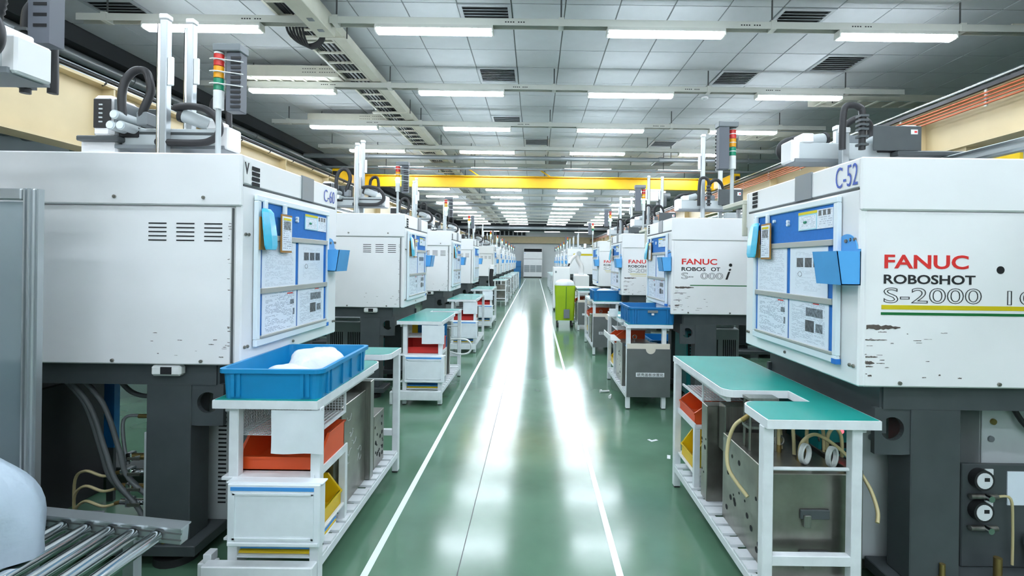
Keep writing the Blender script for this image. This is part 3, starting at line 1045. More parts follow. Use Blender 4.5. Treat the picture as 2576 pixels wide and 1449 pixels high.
def board(frame, label, hang=True, full=True, dy=0.0):
    """notice board on the end face; local y .11 - .95"""
    p = at(frame, .004, .09 + dy, 1.02)
    t = thing('notice_board', label, 'notice board', p, frame[1], 'notice boards on the machines')
    Wd, Ht = .83, .735
    bx('felt_panel', M_BLUEB, t, 0, .02, .02, .012, Wd - .02, Ht - .02)

    def fr():
        m = MB()
        m.box(0, 0, 0, .022, Wd, .035, .004); m.box(0, 0, Ht - .03, .022, Wd, Ht, .004)
        m.box(0, 0, .035, .022, .03, Ht - .03, .003); m.box(0, Wd - .03, .035, .022, Wd, Ht - .03, .003)
        return m
    obj('frame', fr, M_BFRAME, t, key='bframe')
    bx('corner_cap', M_BLUEB, t, -.001, Wd - .03, -.001, .0235, Wd + .001, .022)
    for z in (.532, .268, .035):
        bx('paper_rail', M_RAIL, t, .012, .035, z - (.014 if z > .1 else 0), .026, Wd - .032, z + .014, .002)
    for i, (y0, y1, z0, z1) in enumerate(((.05, .39, .275, .522), (.425, .755, .275, .522), (.055, .405, .045, .26), (.42, .765, .045, .26))):
        s_ = bx('paper_sheet', M_PAPER[i], t, .013, y0, z0, .0165, y1, z1)
        if full:
            yc, zc = (y0 + y1) / 2, (z0 + z1) / 2

            def ph(nm, m, a0, a1, b0, b1):
                bx(nm, m, s_, .0018, a0 - yc, b0 - zc, .0024, a1 - yc, b1 - zc)
            if i == 1:
                for q in range(3):
                    ph('photo', M_PHOTOB, .49 + q * .075, .55 + q * .075, .42, .465)
                obj('ring_diagram', MB().tube([(.002, .52 - yc + .018 * math.cos(a), .385 - zc + .012 * math.sin(a)) for a in [2 * PI * k / 12 for k in range(13)]], .0012, 4, 1), M_PHOTO, s_)
            if i == 2:
                ph('photo', M_PHOTO, .335, .375, .18, .205)
                ph('photo', M_PHOTO, .365, .382, .12, .155)
                ph('red_print', M_INKR, .3, .36, .238, .244)
            if i == 3:
                ph('photo', M_PHOTO, .58, .72, .185, .225)
                ph('photo', M_PHOTOB, .575, .65, .11, .165)
                ph('photo', M_PHOTO, .665, .72, .115, .155)
                ph('red_print', M_INKR, .64, .69, .245, .25)
    c_ = bx('calendar', M_PBLUE, t, .013, .5, .6, .0165, .665, .69)
    c2 = bx('calendar', M_CALP, t, .013, .665, .6, .0165, .79, .69)
    if full:
        bx('header_strip', M_PYEL, c_, .0018, -.082, .032, .0026, .083, .045)
        bx('date_print', M_CALP, c_, .0018, -.075, -.04, .0022, .075, .025)
        bx('green_magnet', M_LGRN, c_, .0018, -.03, -.012, .008, -.005, .0, .003)
        for q in range(3):
            bx('photo', M_PHOTOB, c2, .0018, -.05 + q * .036, .015, .0024, -.028 + q * .036, .04)
        for (yy, zz) in ((.40, .655), (.4, .64), (.055, .665), (.25, .668)):
            obj('magnet', lambda: MB().cyl((0, 0, 0), (.012, 0, 0), .009, 12), M_BFRAME, t, (.012, yy, zz), key='mag')
    return t


def hanging_tag(frame, y, label, kind):
    p = at(frame, .03, y, 1.66)
    t = thing('hanging_tag', label, 'tag', p, frame[1], 'tags hanging on the notice boards')
    bx('hook', M_BFRAME, t, -.012, -.013, .02, .006, .013, .075, .004)
    if kind == 'blue':
        m = MB()
        rings = []
        for (x, z, hw) in ((.004, .03, .035), (.012, .012, .052), (.02, -.05, .058), (.026, -.1, .06), (.03, -.15, .058), (.03, -.17, .045)):
            rings.append([(x - .004, -hw, z), (x + .001, -hw * .98, z + .003), (x + .004, 0, z + .003), (x + .001, hw * .98, z + .003), (x - .004, hw, z), (x - .006, 0, z)])
        m.loft(rings, True, True)
        obj('card', m, M_SKYCARD, t)
        bx('card_backing', M_BROWN, t, -.004, -.05, -.17, .002, .045, -.01)
    else:
        a = bx('card', M_TAGP, t, .008, -.048, -.17, .012, .05, .01)
        bx('card_border', M_BROWN, t, .004, -.055, -.18, .009, .057, .02)
        bx('photo', M_PHOTO, a, .0018, -.035, .02, .0028, .035, .065)
        bx('header_strip', M_PYEL, a, .0018, -.04, .07, .0028, .04, .082)
    return t


def pocket(frame, label, dy=0.0):
    p = at(frame, .002, .985 + dy, 1.37)
    t = thing('letter_pocket', label, 'pocket', p, frame[1], 'blue pockets on the machines')
    m = MB()
    prof = [(0, -.0), (.08, .0), (.1, .14), (.096, .14), (.077, .004), (.0, .004)]
    m.loft([[(x, -.09, z) for x, z in prof], [(x, .09, z) for x, z in prof]], True, True)
    obj('front_panel', m, M_POCKET, t)
    for yy in (-.09, .087):
        obj('side_panel', MB().loft([[(0, yy, 0), (.08, yy, 0), (.1, yy, .14), (0, yy, .14)], [(0, yy + .003, 0), (.08, yy + .003, 0), (.1, yy + .003, .14), (0, yy + .003, .14)]], True, True), M_POCKET, t)
    back = [(-.09, 0), (.09, 0), (.09, .15)] + [(.07 * math.cos(a), .15 + .065 * math.sin(a)) for a in [PI * k / 12 for k in range(13)]] + [(-.09, .15)]
    obj('back_panel', MB().prism_x(back, 0, .004), M_POCKET, t)
    cy('screw', M_STEEL, t, (.004, 0, .185), (.01, 0, .185), .008, 10)
    return t


def tower(frame, x, y, z0, label, lit, near=1, flip=1):
    p = at(frame, x, y, z0)
    t = thing('tower_light', label, 'signal light', p, frame[1], 'stacked signal lights')
    n = 14
    r = .024
    obj('pole', lambda: MB().cyl((0, 0, 0), (0, 0, .27), .0125, 10), M_LGREY, t, key='twp')
    obj('base_tube', lambda: MB().cyl((0, 0, .25), (0, 0, .34), r, n), M_WHITE2, t, key='twb')
    mg = M_LGRNON if lit == 'g' else M_LGRN
    ma = M_LAMBON if lit == 'a' else M_LAMB
    for nm, z, mm in (('green_lens', .34, mg), ('amber_lens', .4, ma), ('red_lens', .46, M_LRED)):
        obj(nm, lambda: MB().cyl((0, 0, .002), (0, 0, .058), r, n), mm, t, (0, 0, z), key='twl')
        if near:
            obj('white_ring', lambda: MB().cyl((0, 0, .028), (0, 0, .034), r + .0015, n), M_WHITE2, t, (0, 0, z), key='twr')
    obj('cap', lambda: MB().cyl((0, 0, .52), (0, 0, .528), r * .95, n), M_WHITE2, t, key='twc')
    # slotted wiring duct tied to the light
    d = obj('wiring_duct', lambda: MB().box(-.035, -.03, .24, .035, .03, .53, .003), M_DUCT, t, (.075 * flip, .02, 0), key='twd')
    if near:
        for q in range(11):
            obj('duct_tooth', lambda: MB().box(-.005, -.034, 0, .045, -.03, .012), M_BLACK, d, (-.005, 0, .255 + q * .024), key='twt')
        obj('duct_cap', lambda: MB().box(-.075, -.04, .53, .06, .04, .568, .004), M_GREY, t, (.055 * flip, .015, 0), key='twdc')
        for q in range(3):
            obj('cable_tie', lambda: MB().tube([(-.03, -.026, 0), (.0, -.03, .0), (.05, -.02, -.004), (.13, -.02, -.014)], .003, 5, 4), M_WHITE2, t, (0, 0, .49 - q * .06), (0, 0, 0 if flip > 0 else PI), key='tie')
    return t


def robot(frame, label, yc=.6, near=2, arms=((-.725, 2.78), (-.745, 2.87)), xe=-.4, ztop=1.9, yb=.57, dx=0.0, hz=1.0):
    """take-out robot on top of a machine: traverse along y, kick beam along x"""
    t = thing('takeout_robot', label, 'robot', at(frame, 0, 0, 0), frame[1], 'take-out robots on the machines')

    def Z(z):
        return 2.2 + (z - 2.2) * hz if z > 2.2 else z
    bx('pedestal', M_WHITE, t, -1.27, yb + .02, ztop, -1.02, yb + .4, 1.98, .01)
    bx('traverse_beam', M_LGREY, t, -1.23, yb, 1.98, -1.06, 2.5, 2.1, .008)
    bx('beam_end', M_WHITE, t, -1.25, yb - .03, 1.97, -1.04, yb, 2.11, .01)
    if near >= 1:
        bx('linear_rail', M_CHROME, t, -1.06, yb + .1, 2.03, -1.045, 2.45, 2.045)
        bx('linear_rail', M_CHROME, t, -1.06, yb + .1, 2.075, -1.045, 2.45, 2.09)
        bx('warning_label', M_YELLOW, t, -1.06, yb + .25, 1.985, -1.043, yb + .6, 2.02)
        for q, mm in ((.1, M_BFRAME), (.16, M_TEAR)):
            cy('round_sticker', mm, t, (-1.06, yb + q, 2.01), (-1.0575, yb + q, 2.01), .015, 12)
    zb = 2.065
    xe += dx
    xl = -1.12 + dx
    bx('carriage', M_DARK, t, -1.24, yc - .1, 2.1, -1.0 + dx, yc + .12, 2.13, .006)
    bx('kick_beam', M_LGREY, t, xl + .1, yc - .05, zb + .02, xe - .05, yc + .05, zb + .12, .004)
    bx('beam_plate', M_GREY, t, xl + .08, yc - .075, zb, xe - .02, yc + .075, zb + .02)
    bx('end_cap', M_WHITE, t, xe - .055, yc - .065, zb + .005, xe, yc + .065, zb + .135, .008)
    if near >= 1:
        bx('beam_groove', M_DARK, t, xl + .2, yc - .052, zb + .085, xe - .06, yc - .049, zb + .1)
    # controller housing: white shell, black face
    bx('controller_housing', M_WHITE, t, xl - .03, yc - .1, Z(2.12), xl + .085, yc + .1, Z(2.36), .02)
    if near >= 1:
        bx('controller_face', M_BLACK, t, xl - .015, yc - .108, Z(2.17), xl + .085, yc - .1, Z(2.335), .004)
        bx('controller_side', M_GREY, t, xl + .085, yc - .09, Z(2.16), xl + .1, yc + .09, Z(2.34), .005)
        bx('controller_cover', M_DARK, t, xl - .025, yc + .1, Z(2.13), xl + .26, yc + .108, Z(2.34), .004)
        bx('cover_label', M_LABEL, t, xl + .0, yc + .108, Z(2.25), xl + .04, yc + .1095, Z(2.3))
        bx('cover_label', M_INKR, t, xl + .005, yc + .1095, Z(2.265), xl + .02, yc + .1105, Z(2.285))
        if near >= 2:
            for q in range(5):
                bx('connector', M_LGREY, t, xl + .02, yc - .112, Z(2.2 + q * .024), xl + .04, yc - .107, Z(2.208 + q * .024))
        bx('mount_block', M_BLACK, t, xl + .09, yc - .06, 2.13, xl + .2, yc + .06, 2.19, .005)
    for i, (xa, zh) in enumerate(arms):
        ya = yc - .1 if i == 0 else yc + .14
        xa += dx
        bx('arm_post', M_ALU, t, xa - .03, ya - .024, ztop + .03, xa + .012, ya + .018, zh, .004)
        cy('arm_rod', M_CHROME, t, (xa - .032, ya - .02, ztop + .03), (xa - .032, ya - .02, zh - .03), .011, 8)
        if near >= 1:
            bx('post_cap', M_WHITE, t, xa - .034, ya - .028, zh, xa + .016, ya + .022, zh + .03, .005)
            if zh > 2.5:
                bx('side_plate', M_WHITE, t, xa + .012, ya - .02, zh - .37, xa + .045, ya - .005, zh - .21, .004)
    if near >= 1:
        for (xm, zm) in ((-.98, 2.235), (-1.0, 2.175), (-.945, 2.175)):
            cy('servo_motor', M_LGREY, t, (xm + dx, yc - .15, zm), (xm + dx, yc + .02, zm), .026, 14)
            cy('motor_cap', M_BFRAME, t, (xm + dx, yc - .156, zm), (xm + dx, yc - .15, zm), .02, 14)
        cy('servo_motor', M_LGREY, t, (-.66 + dx, yc - .06, Z(2.26)), (-.53 + dx, yc - .02, Z(2.215)), .038, 14)
        cy('motor_band', M_BLACK, t, (-.675 + dx, yc - .062, Z(2.265)), (-.655 + dx, yc - .058, Z(2.258)), .043, 14)
        bx('arm_bracket', M_WHITE, t, -.54 + dx, yc - .05, 2.185, -.47 + dx, yc + .06, 2.24, .006)
        bx('arm_clamp', M_GREY, t, -.88 + dx, yc - .125, 2.185, -.82 + dx, yc - .05, 2.26, .006)
        y1 = yc - .1
        hp = [(-.975, y1, 2.24), (-.98, y1, 2.36), (-.965, y1 + .01, 2.45), (-.92, y1 + .02, 2.505), (-.865, y1 + .02, 2.5), (-.825, y1, 2.44), (-.82, y1, 2.37), (-.85, y1 - .01, 2.27), (-.87, y1, 2.22)]
        tube('hose_loop', M_BLACK, t, [(a + dx, b, Z(c)) for a, b, c in hp], .021, 10, 6)
        cp = [(-.68, y1, 2.29), (-.6, y1, 2.3), (-.5, y1 - .01, 2.28), (-.43, y1 - .015, 2.22), (-.42, y1 - .015, 2.15), (-.47, y1 - .01, 2.105), (-.55, y1 - .01, 2.09), (-.78, y1, 2.095)]
        tube('cable_chain', M_BLACK, t, [(a + dx, b, Z(c)) for a, b, c in cp], .02, 10, 6)
        y2 = yc + .25
        cp = [(-.7, y2, 2.1), (-.7, y2, 2.38), (-.68, y2, 2.45), (-.64, y2, 2.47), (-.6, y2, 2.43), (-.59, y2, 2.2), (-.59, y2, 2.1)]
        tube('cable_chain', M_BLACK, t, [(a + dx, b, Z(c)) for a, b, c in cp], .018, 8, 5)
        for q in range(6):
            bx('chain_link', M_DARK, t, -.723 + dx, y2 - .024, Z(2.12 + q * .045), -.677 + dx, y2 + .024, Z(2.12 + q * .045) + .012)
    bx('gripper_mount', M_GREY, t, -.86 + dx, yc - .08, ztop + .015, -.62 + dx, yc + .08, ztop + .06)
    return t


LF = {}
RF = {}
lrow = [2.30, 5.17, 8.04, 10.91, 16.3, 19.2, 22.1, 25.0, 27.9, 30.8, 33.7]
rrow = [2.05, 4.88, 7.66, 10.4]
rfar = [20.6, 23.5, 26.4, 29.3, 32.2]
llab = ['white moulding machine marked C-60 behind the tote of plastic bags', 'white moulding machine just beyond the one marked C-60',
        'white moulding machine third along the vented row', 'white moulding machine fourth along the vented row, before the gap'] + \
       ['narrow far white moulding machine, %s after the gap in the vented row' % q for q in ordn[:7]]
for i, y in enumerate([-.57] + lrow):
    LF[i] = ((-1.36, y, 0), 0.0)
    if i == 0:
        machine(LF[0], 'white moulding machine beside the roller conveyor, before the one marked C-60', 1, group='white moulding machines', ht=.03)
        continue
    near = 3 if i == 1 else 2 if i < 4 else 1
    machine(LF[i], llab[i - 1], near, group='white moulding machines', ht=.03)
    nm = ['C-60 machine', 'machine just beyond the C-60 one', 'third vented machine', 'fourth vented machine before the gap'][i - 1] if i < 5 else '%s far vented machine' % ordn[i - 5]
    board(LF[i], 'blue notice board with papers on the end of the ' + nm, full=i < 4)
    pocket(LF[i], 'light blue acrylic pocket on the end of the ' + nm)
    if i < 4:
        hanging_tag(LF[i], .15, 'shiny sky-blue tag hanging on the notice board of the ' + nm, 'blue')
        hanging_tag(LF[i], .34, 'brown-edged printed card hanging on the notice board of the ' + nm, 'card')
    tower(LF[i], -.21 if i == 1 else -.12, .15, 1.93, 'stacked signal light on top of the ' + nm + (' with no lamp lit' if i == 1 else ' with green lit'), '' if i == 1 else 'g', 1 if i < 4 else 0)
    if i < 7:
        robot(LF[i], 'take-out robot with twin silver arms on top of the ' + nm, yc=.6 if i != 2 else .75, near=2 if i == 1 else 1, ztop=1.93)
    else:
        robot(LF[i], 'take-out robot on top of the ' + nm, yc=.5, near=0, arms=((-.81, 2.7), (-.4, 2.6)), ztop=1.93)
robot(LF[0], 'take-out robot reaching in at the top corner above the roller conveyor', yc=2.32, near=2, arms=((-.62, 2.5),), xe=-.41, ztop=1.93)
cd = thing('slotted_cable_duct', 'grey slotted cable duct hanging above the robot at the top corner', 'cable duct', (-1.86, 1.88, 2.24))
bx('duct_body', M_DUCT, cd, -.04, -.03, 0, .04, .03, .7)
for q in range(16):
    bx('duct_slot', M_SLOT, cd, -.02, -.0312, .06 + q * .04, .03, -.03, .072 + q * .04)
cl = thing('corrugated_hose', 'thick black corrugated hose arching over the robot at the top corner', 'hose', (-2.05, 1.78, 2.24))
m_ = MB()
prev = []
N = 60
for q in range(N):
    a = -PI * .45 + q * (PI * 1.0) / N
    rr = .030 if q % 2 else .026
    cpt = Vector((-.06 + .17 * math.cos(a), 0, .14 + .17 * math.sin(a)))
    ud = Vector((math.cos(a), 0, math.sin(a)))
    prev.append([cpt + (ud * math.cos(k * PI / 6) + Vector((0, 1, 0)) * math.sin(k * PI / 6)) * rr for k in range(12)])
m_.loft(prev, True, True, True)
obj('hose_body', m_, M_BLACK, cl)
cy('end_fitting', M_GREY, cl, (-.02, 0, -.06), (-.02, 0, 0.0), .034, 12)

rlab = ['white moulding machine marked C-52 with red and black lettering, yellow and green stripes', 'white moulding machine with missing letters and a single green stripe',
        'white moulding machine with lettering and two thin yellow stripes, third along the lettered row', 'white moulding machine with lettering, fourth along the lettered row']
rn = ['C-52 machine', 'machine with missing letters', 'third lettered machine', 'fourth lettered machine']
for i, y in enumerate(rrow):
    RF[i] = ((1.34, y + MW, 0), PI)
    machine(RF[i], rlab[i], 3 if i == 0 else 2 if i < 3 else 1, style=('let1', 'let2', 'let3', 'let3')[i], side='R', group='white moulding machines')
    board(RF[i], 'blue notice board with papers on the end of the ' + rn[i], full=i < 3, dy=.065)
    pocket(RF[i], 'light blue acrylic pocket on the end of the ' + rn[i], .035)
    if i < 3:
        hanging_tag(RF[i], .2, 'shiny sky-blue tag hanging on the notice board of the ' + rn[i], 'blue')
        hanging_tag(RF[i], .34, 'brown-edged printed card hanging on the notice board of the ' + rn[i], 'card')
    tower(RF[i], -.02, -.3, 1.86, 'stacked signal light on a bracket behind the ' + rn[i], ('', 'g', 'g', 'a')[i], 1 if i < 3 else 0, flip=1)
    br = thing('light_bracket', 'cream bracket arm holding the signal light behind the ' + rn[i], 'bracket', at(RF[i], -.03, 0, 1.83), PI, 'signal light brackets')
    bx('arm', M_TRAY, br, -.02, -.36, 0, .05, -.012, .03, .004)
    bx('arm_plate', M_TRAY, br, -.02, -.03, -.2, .05, -.012, 0, .004)
    robot(RF[i], 'take-out robot with black hose loops on top of the ' + rn[i], yc=(.12, .15, .2, .2)[i], near=2 if i == 0 else 1, arms=((-.77, 2.3), (-.66, 2.22)) if i == 0 else ((-.95, 2.93), (-.66, 2.9)), yb=.1, dx=.22 if i == 0 else 0.1, hz=.55 if i == 0 else .8)
for i, y in enumerate(rfar):
    RF[4 + i] = ((1.34, y + MW, 0), PI)
    nm = '%s far right-row machine' % ordn[i]
    machine(RF[4 + i], 'far white moulding machine with a yellow stripe across its side' if i == 0 else 'far white moulding machine, %s behind the one with the yellow stripe' % ordn[i - 1], 1,
            style='stripe' if i == 0 else 'std', side='R', group='white moulding machines', ht=.1 if i == 0 else 0)
    pocket(RF[4 + i], 'light blue acrylic pocket on the ' + nm)
    board(RF[4 + i], 'blue notice board on the end of the ' + nm, full=False)
    tower(RF[4 + i], -.05, .3, 1.9 + (.1 if i == 0 else 0), 'stacked signal light on the ' + nm, 'g' if i else '', 0)
    if i:
        robot(RF[4 + i], 'take-out robot on the ' + nm, yc=.3, near=0)

# painted numbers and worn logo
text('painted_number', 'C-60', .115, M_INKBL, [o for o in COL.objects if o.get('label', '') == llab[0]][0], (.0012, .885, 1.82), '+x', width=.165, bold=-.001)
lg = [o for o in COL.objects if o.get('label', '') == llab[0]][0]
bx('logo_plate', M_WHITE2, lg, 0.0, .012, 1.8, .0015, .068, 1.905)
text('worn_logo', 'V', .075, M_INKB, lg, (.002, .018, 1.845), '+x', width=.036, bold=.002)
text('painted_number', 'C-52', .135, M_INKBL, [o for o in COL.objects if o.get('label', '') == rlab[0]][0], (.0012, .925, 1.79), '+x', width=.15, bold=-.001)

# ================================================================== WORKBENCHES AND WHAT IS ON THEM
TW, TL, TH = .45, 1.33, .84


def top_poly(inset=0.0):
    a = inset
    pts = [(-TW + a, a), (-.0 - a, a), (-a, .82 + 0)]
    # rounded corner into the notch
    for k in range(1, 6):
        an = k * PI / 2 / 6
        pts.append((-.06 - a + .06 * math.cos(an), .82 - a + .06 * math.sin(an)))
    pts.append((-.31 - a, .88 - a))
    pts.append((-.31 - a, 1.06 + a))
    for k in range(0, 6):
        an = -PI / 2 + k * PI / 2 / 6
        pts.append((-.07 - a + .07 * math.cos(an), 1.13 + a + .07 * math.sin(an)))
    pts += [(-a, TL - a), (-TW + a, TL - a)]
    return pts


def workbench(frame, label, near=2, endpanel=None, shelf=True, doc=True):
    t = thing('workbench', label, 'workbench', frame[0], frame[1], 'green-topped workbenches along the aisle')
    obj('tabletop', lambda: MB().prism(top_poly(), TH - .035, TH), M_WORN, t, key='ttop')
    obj('green_mat', lambda: MB().prism(top_poly(.006), TH, TH + .002), M_TABLE, t, key='tmat')
    for x in (-.372, -.018):
        for y in (.045, TL - .045):
            bx('leg', M_WORN, t, x - .021, y - .021, 0.008, x + .021, y + .021, TH - .035, .003)
            bx('foot', M_BLACK, t, x - .018, y - .018, 0, x + .018, y + .018, .008)
    bx('cross_rail', M_WORN, t, -.355, TL - .062, .25, -.036, TL - .028, .29, .002)
    cy('tie_rod', M_WORN, t, (-.355, TL - .05, .63), (-.036, TL - .05, .63), .008, 8)
    for x in (-.372, -.018):
        bx('base_rail', M_WORN, t, x - .018, .06, .1, x + .018, TL - .06, .14, .002)
    n = 13 if near >= 1 else 5
    for k in range(n):
        y = .1 + k * (TL - .2) / (n - 1)
        obj('slat', lambda: MB().box(-.39, -.033, .141, -.002, .033, .153), M_WORN, t, (0, y + random.uniform(-.008, .008), 0), key='slat')
    bx('apron', M_WORN, t, -.05, .06, TH - .065, -.03, .84, TH - .035)
    bx('apron', M_WORN, t, -TW + .02, .06, TH - .065, -TW + .04, TL - .06, TH - .035)
    if shelf:
        bx('shelf_board', M_WORN, t, -TW + .03, .02, .49, -.02, .4, .505, .002)
        bx('shelf_rail', M_WORN, t, -.026, .02, .485, -.018, .4, .52)
        bx('shelf_board', M_WORN, t, -TW + .03, .04, .22, -.02, .4, .232, .002)
        bx('shelf_post', M_WORN, t, -.05, .37, .153, -.018, .4, .49)
        # wire mesh tray under the top
        def mesh_tray():
            m = MB()
            for k in range(26):
                y = .08 + k * .014
                m.box(-.40, y, .665, -.05, y + .003, .667)
            for k in range(18):
                x = -.40 + k * .02
                m.box(x, .08, .667, x + .003, .44, .669)
            for k in range(26):
                y = .08 + k * .014
                m.box(-.4, y, .667, -.398, y + .003, .8)
            for k in range(10):
                m.box(-.4, .08, .667 + k * .014, -.398, .44, .67 + k * .014)
            for k in range(24):
                x = -.4 + k * .015
                m.box(x, .438, .667, x + .003, .44, .8)
            for k in range(10):
                m.box(-.4, .438, .667 + k * .014, -.05, .44, .67 + k * .014)
            return m
        if near >= 1:
            obj('wire_tray', mesh_tray, M_WORN, t, key='mtray')['kind'] = 'stuff'
            bx('tray_rim', M_WORN, t, -.055, .06, .66, -.045, .44, .672)
            bx('tray_rim', M_WORN, t, -.055, .435, .66, -.045, .445, .8)
    if near >= 1:
        bx('side_block', M_WORN, t, -TW - .07, .02, 0, -TW + .0, .07, .13, .005)
        bx('side_block', M_WORN, t, -TW - .045, .02, .13, -TW - .01, .07, .17, .003)
    if near >= 1 and doc:
        bx('base_board', M_WORN, t, -.47, -.035, .06, .0, .02, .15, .004)
        # drop sheet at the shelf end
        sh = MB()
        rings = []
        for q in range(7):
            z = .80 - q * .031
            rings.append([(-.2 + k * .225 / 8, .005 + .006 * math.sin(k * .9 + q * .5) * q / 6, z) for k in range(9)])
        vs = [p for r in rings for p in r]
        fs = [(i * 9 + k, i * 9 + k + 1, (i + 1) * 9 + k + 1, (i + 1) * 9 + k) for i in range(6) for k in range(8)]
        vs2 = [(x, y + .003, z) for x, y, z in vs]
        sh.add(vs, fs, True).add(vs2, [f[::-1] for f in fs], True)
        obj('drop_sheet', sh, M_BOX, t)
        # document box at the shelf end
        d = bx('document_box', M_BOX, t, -.36, -.035, .235, .03, .022, .5, .004)

        def rim():
            m = MB()
            m.box(-.19, -.036, -.125, .19, -.0295, -.11, .002); m.box(-.17, -.034, -.1, -.16, -.029, .095); m.box(.16, -.034, -.1, .17, -.029, .095)
            m.box(-.17, -.034, -.1, .17, -.029, -.092); m.box(-.17, -.034, .088, .17, -.029, .096)
            return m
        obj('raised_moulding', rim, M_BOX, d, key='dbrim')
        bx('blue_strip', M_TEAR, d, -.18, -.031, .105, .17, -.0285, .12)
        bx('box_lip', M_BOX, d, -.205, -.02, .13, .205, .03, .137, .002)
    if endpanel:
        y = TL - .018
        pan = [(-TW + .02, .125), (.0, .125), (.0, .6)]
        for k in range(0, 11):
            an = -k * PI / 10
            pan.append((-.235 + .05 * math.cos(an), .6 + .05 * math.sin(an)))
        pan += [(-TW + .02, .6)]
        obj('pocket_panel', MB().prism_y([(a, b) for a, b in pan], y + .006, y + .012), M_PANELG, t)
        pb = bx('pocket_back', M_PAPERC, t, -TW + .025, y - .02, .13, -.005, y + .004, .65)
        lbp = bx('name_plate', M_LABEL, t, -TW + .08, y + .012, .325, -TW + .36, y + .0135, .367)
        if near >= 2:
            text('lettering', '纸壳盖板放置处', .034, M_INKB, lbp, (.13, .0012, -.0125), '+y', width=.26)
    return t


def tote(loc, rz, label, mm, w=.40, l=.60, h=.14, ribs=True):
    t = thing('blue_tote', label, 'tote', loc, rz, 'blue plastic totes')
    r = .035

    def sh():
        m = MB()
        e = .012
        rings = [rrect(-w / 2 + e, -l / 2 + e, w / 2 - e, l / 2 - e, r, 0.0), rrect(-w / 2 + .006, -l / 2 + .006, w / 2 - .006, l / 2 - .006, r, h - .02),
                 rrect(-w / 2 - .006, -l / 2 - .006, w / 2 + .006, l / 2 + .006, r, h - .018), rrect(-w / 2 - .006, -l / 2 - .006, w / 2 + .006, l / 2 + .006, r, h),
                 rrect(-w / 2 + .012, -l / 2 + .012, w / 2 - .012, l / 2 - .012, r * .8, h), rrect(-w / 2 + .022, -l / 2 + .022, w / 2 - .022, l / 2 - .022, r * .8, .008)]
        m.loft(rings, True, True, False)
        return m
    obj('shell', sh, mm, t, key=('tote', w, l, h))
    if ribs:
        for sx in (-1, 1):
            for y in (-l / 2 + .08, -l / 2 + .12, -.06, .06, l / 2 - .12, l / 2 - .08):
                obj('rib', lambda: MB().box(-.005, -.007, 0.01, .005, .007, h - .018), mm, t, (sx * (w / 2 - .005), y, 0), key=('rib', h))
        for sy in (-1, 1):
            for x in (-w / 2 + .06, -w / 2 + .085, w / 2 - .085, w / 2 - .06):
                obj('rib', lambda: MB().box(-.007, -.005, 0.01, .007, .005, h - .018), mm, t, (x, sy * (l / 2 - .005), 0), key=('ribb', h))
    return t


def bag(name, loc, rz, label, dims, m, seed, cat='bag', amp=.18):
    rnd = random.Random(seed)
    ph = [rnd.uniform(0, 6) for _ in range(9)]
    n, k = 28, 14
    rings = []
    for i in range(k + 1):
        v = i / k
        el = v * PI / 2
        ring = []
        for j in range(n):
            a = 2 * PI * j / n
            rr = math.cos(el) ** .55
            wob = 1 + amp * (.5 * math.sin(3 * a + ph[0] + 3 * v) + .35 * math.sin(5 * a + ph[1] - 4 * v) + .25 * math.sin(9 * a + ph[2] + 7 * v))
            wz = 1 + amp * .9 * (math.sin(2 * a + ph[3]) * .6 + .4 * math.sin(4 * a + ph[4])) * math.cos(el)
            ring.append((dims[0] * rr * wob * math.cos(a), dims[1] * rr * wob * math.sin(a), dims[2] * math.sin(el) * wz))
        rings.append(ring)
    t = thing(name, label, cat, loc, rz)
    obj('bag_film', MB().loft(rings, True, True, True), m, t)
    # gathered neck / folds
    fm = MB()
    for q in range(5):
        a = rnd.uniform(0, 2 * PI)
        fm.tube([(dims[0] * .2 * math.cos(a), dims[1] * .2 * math.sin(a), dims[2] * .97), (dims[0] * .55 * math.cos(a + .2), dims[1] * .55 * math.sin(a + .2), dims[2] * .84), (dims[0] * .85 * math.cos(a + .3), dims[1] * .85 * math.sin(a + .3), dims[2] * .5)], min(dims) * .05, 6, 4)
    obj('bag_fold', fm, m, t)
    return t


def bin_(loc, rz, label, mm, w=.36, l=.26, h=.15, grp='open-front storage bins'):
    """open-front bin, front towards local -y ; w along x"""
    t = thing('storage_bin', label, 'bin', loc, rz, grp)
    th = .006

    def sh():
        m = MB()
        m.box(-w / 2, 0, 0, w / 2, l, th)
        m.box(-w / 2, l - th, 0, w / 2, l, h)
        m.box(-w / 2, 0, 0, w / 2, th, h * .45)
        prof = [(0, 0), (l, 0), (l, h), (l * .32, h), (0, h * .45)]
        for x in (-w / 2, w / 2 - th):
            m.prism_x(prof, x, x + th)
        return m
    obj('shell', sh, mm, t, key=('bin', w, l, h))

    def rim():
        m = MB()
        m.box(-w / 2 - .006, l - .008, h - .008, w / 2 + .006, l + .006, h)
        for x in (-w / 2 - .006, w / 2 - .004):
            m.prism_x([(l * .32, h - .008), (l, h - .008), (l, h), (l * .32, h)], x, x + .01)
            m.prism_x([(-.002, h * .45 - .008), (l * .32, h - .008), (l * .32, h), (-.002, h * .45)], x, x + .01)
        m.box(-w / 2 - .006, -.006, h * .45 - .01, w / 2 + .006, .004, h * .45)
        return m
    obj('rim', rim, mm, t, key=('binrim', w, l, h))
    return t


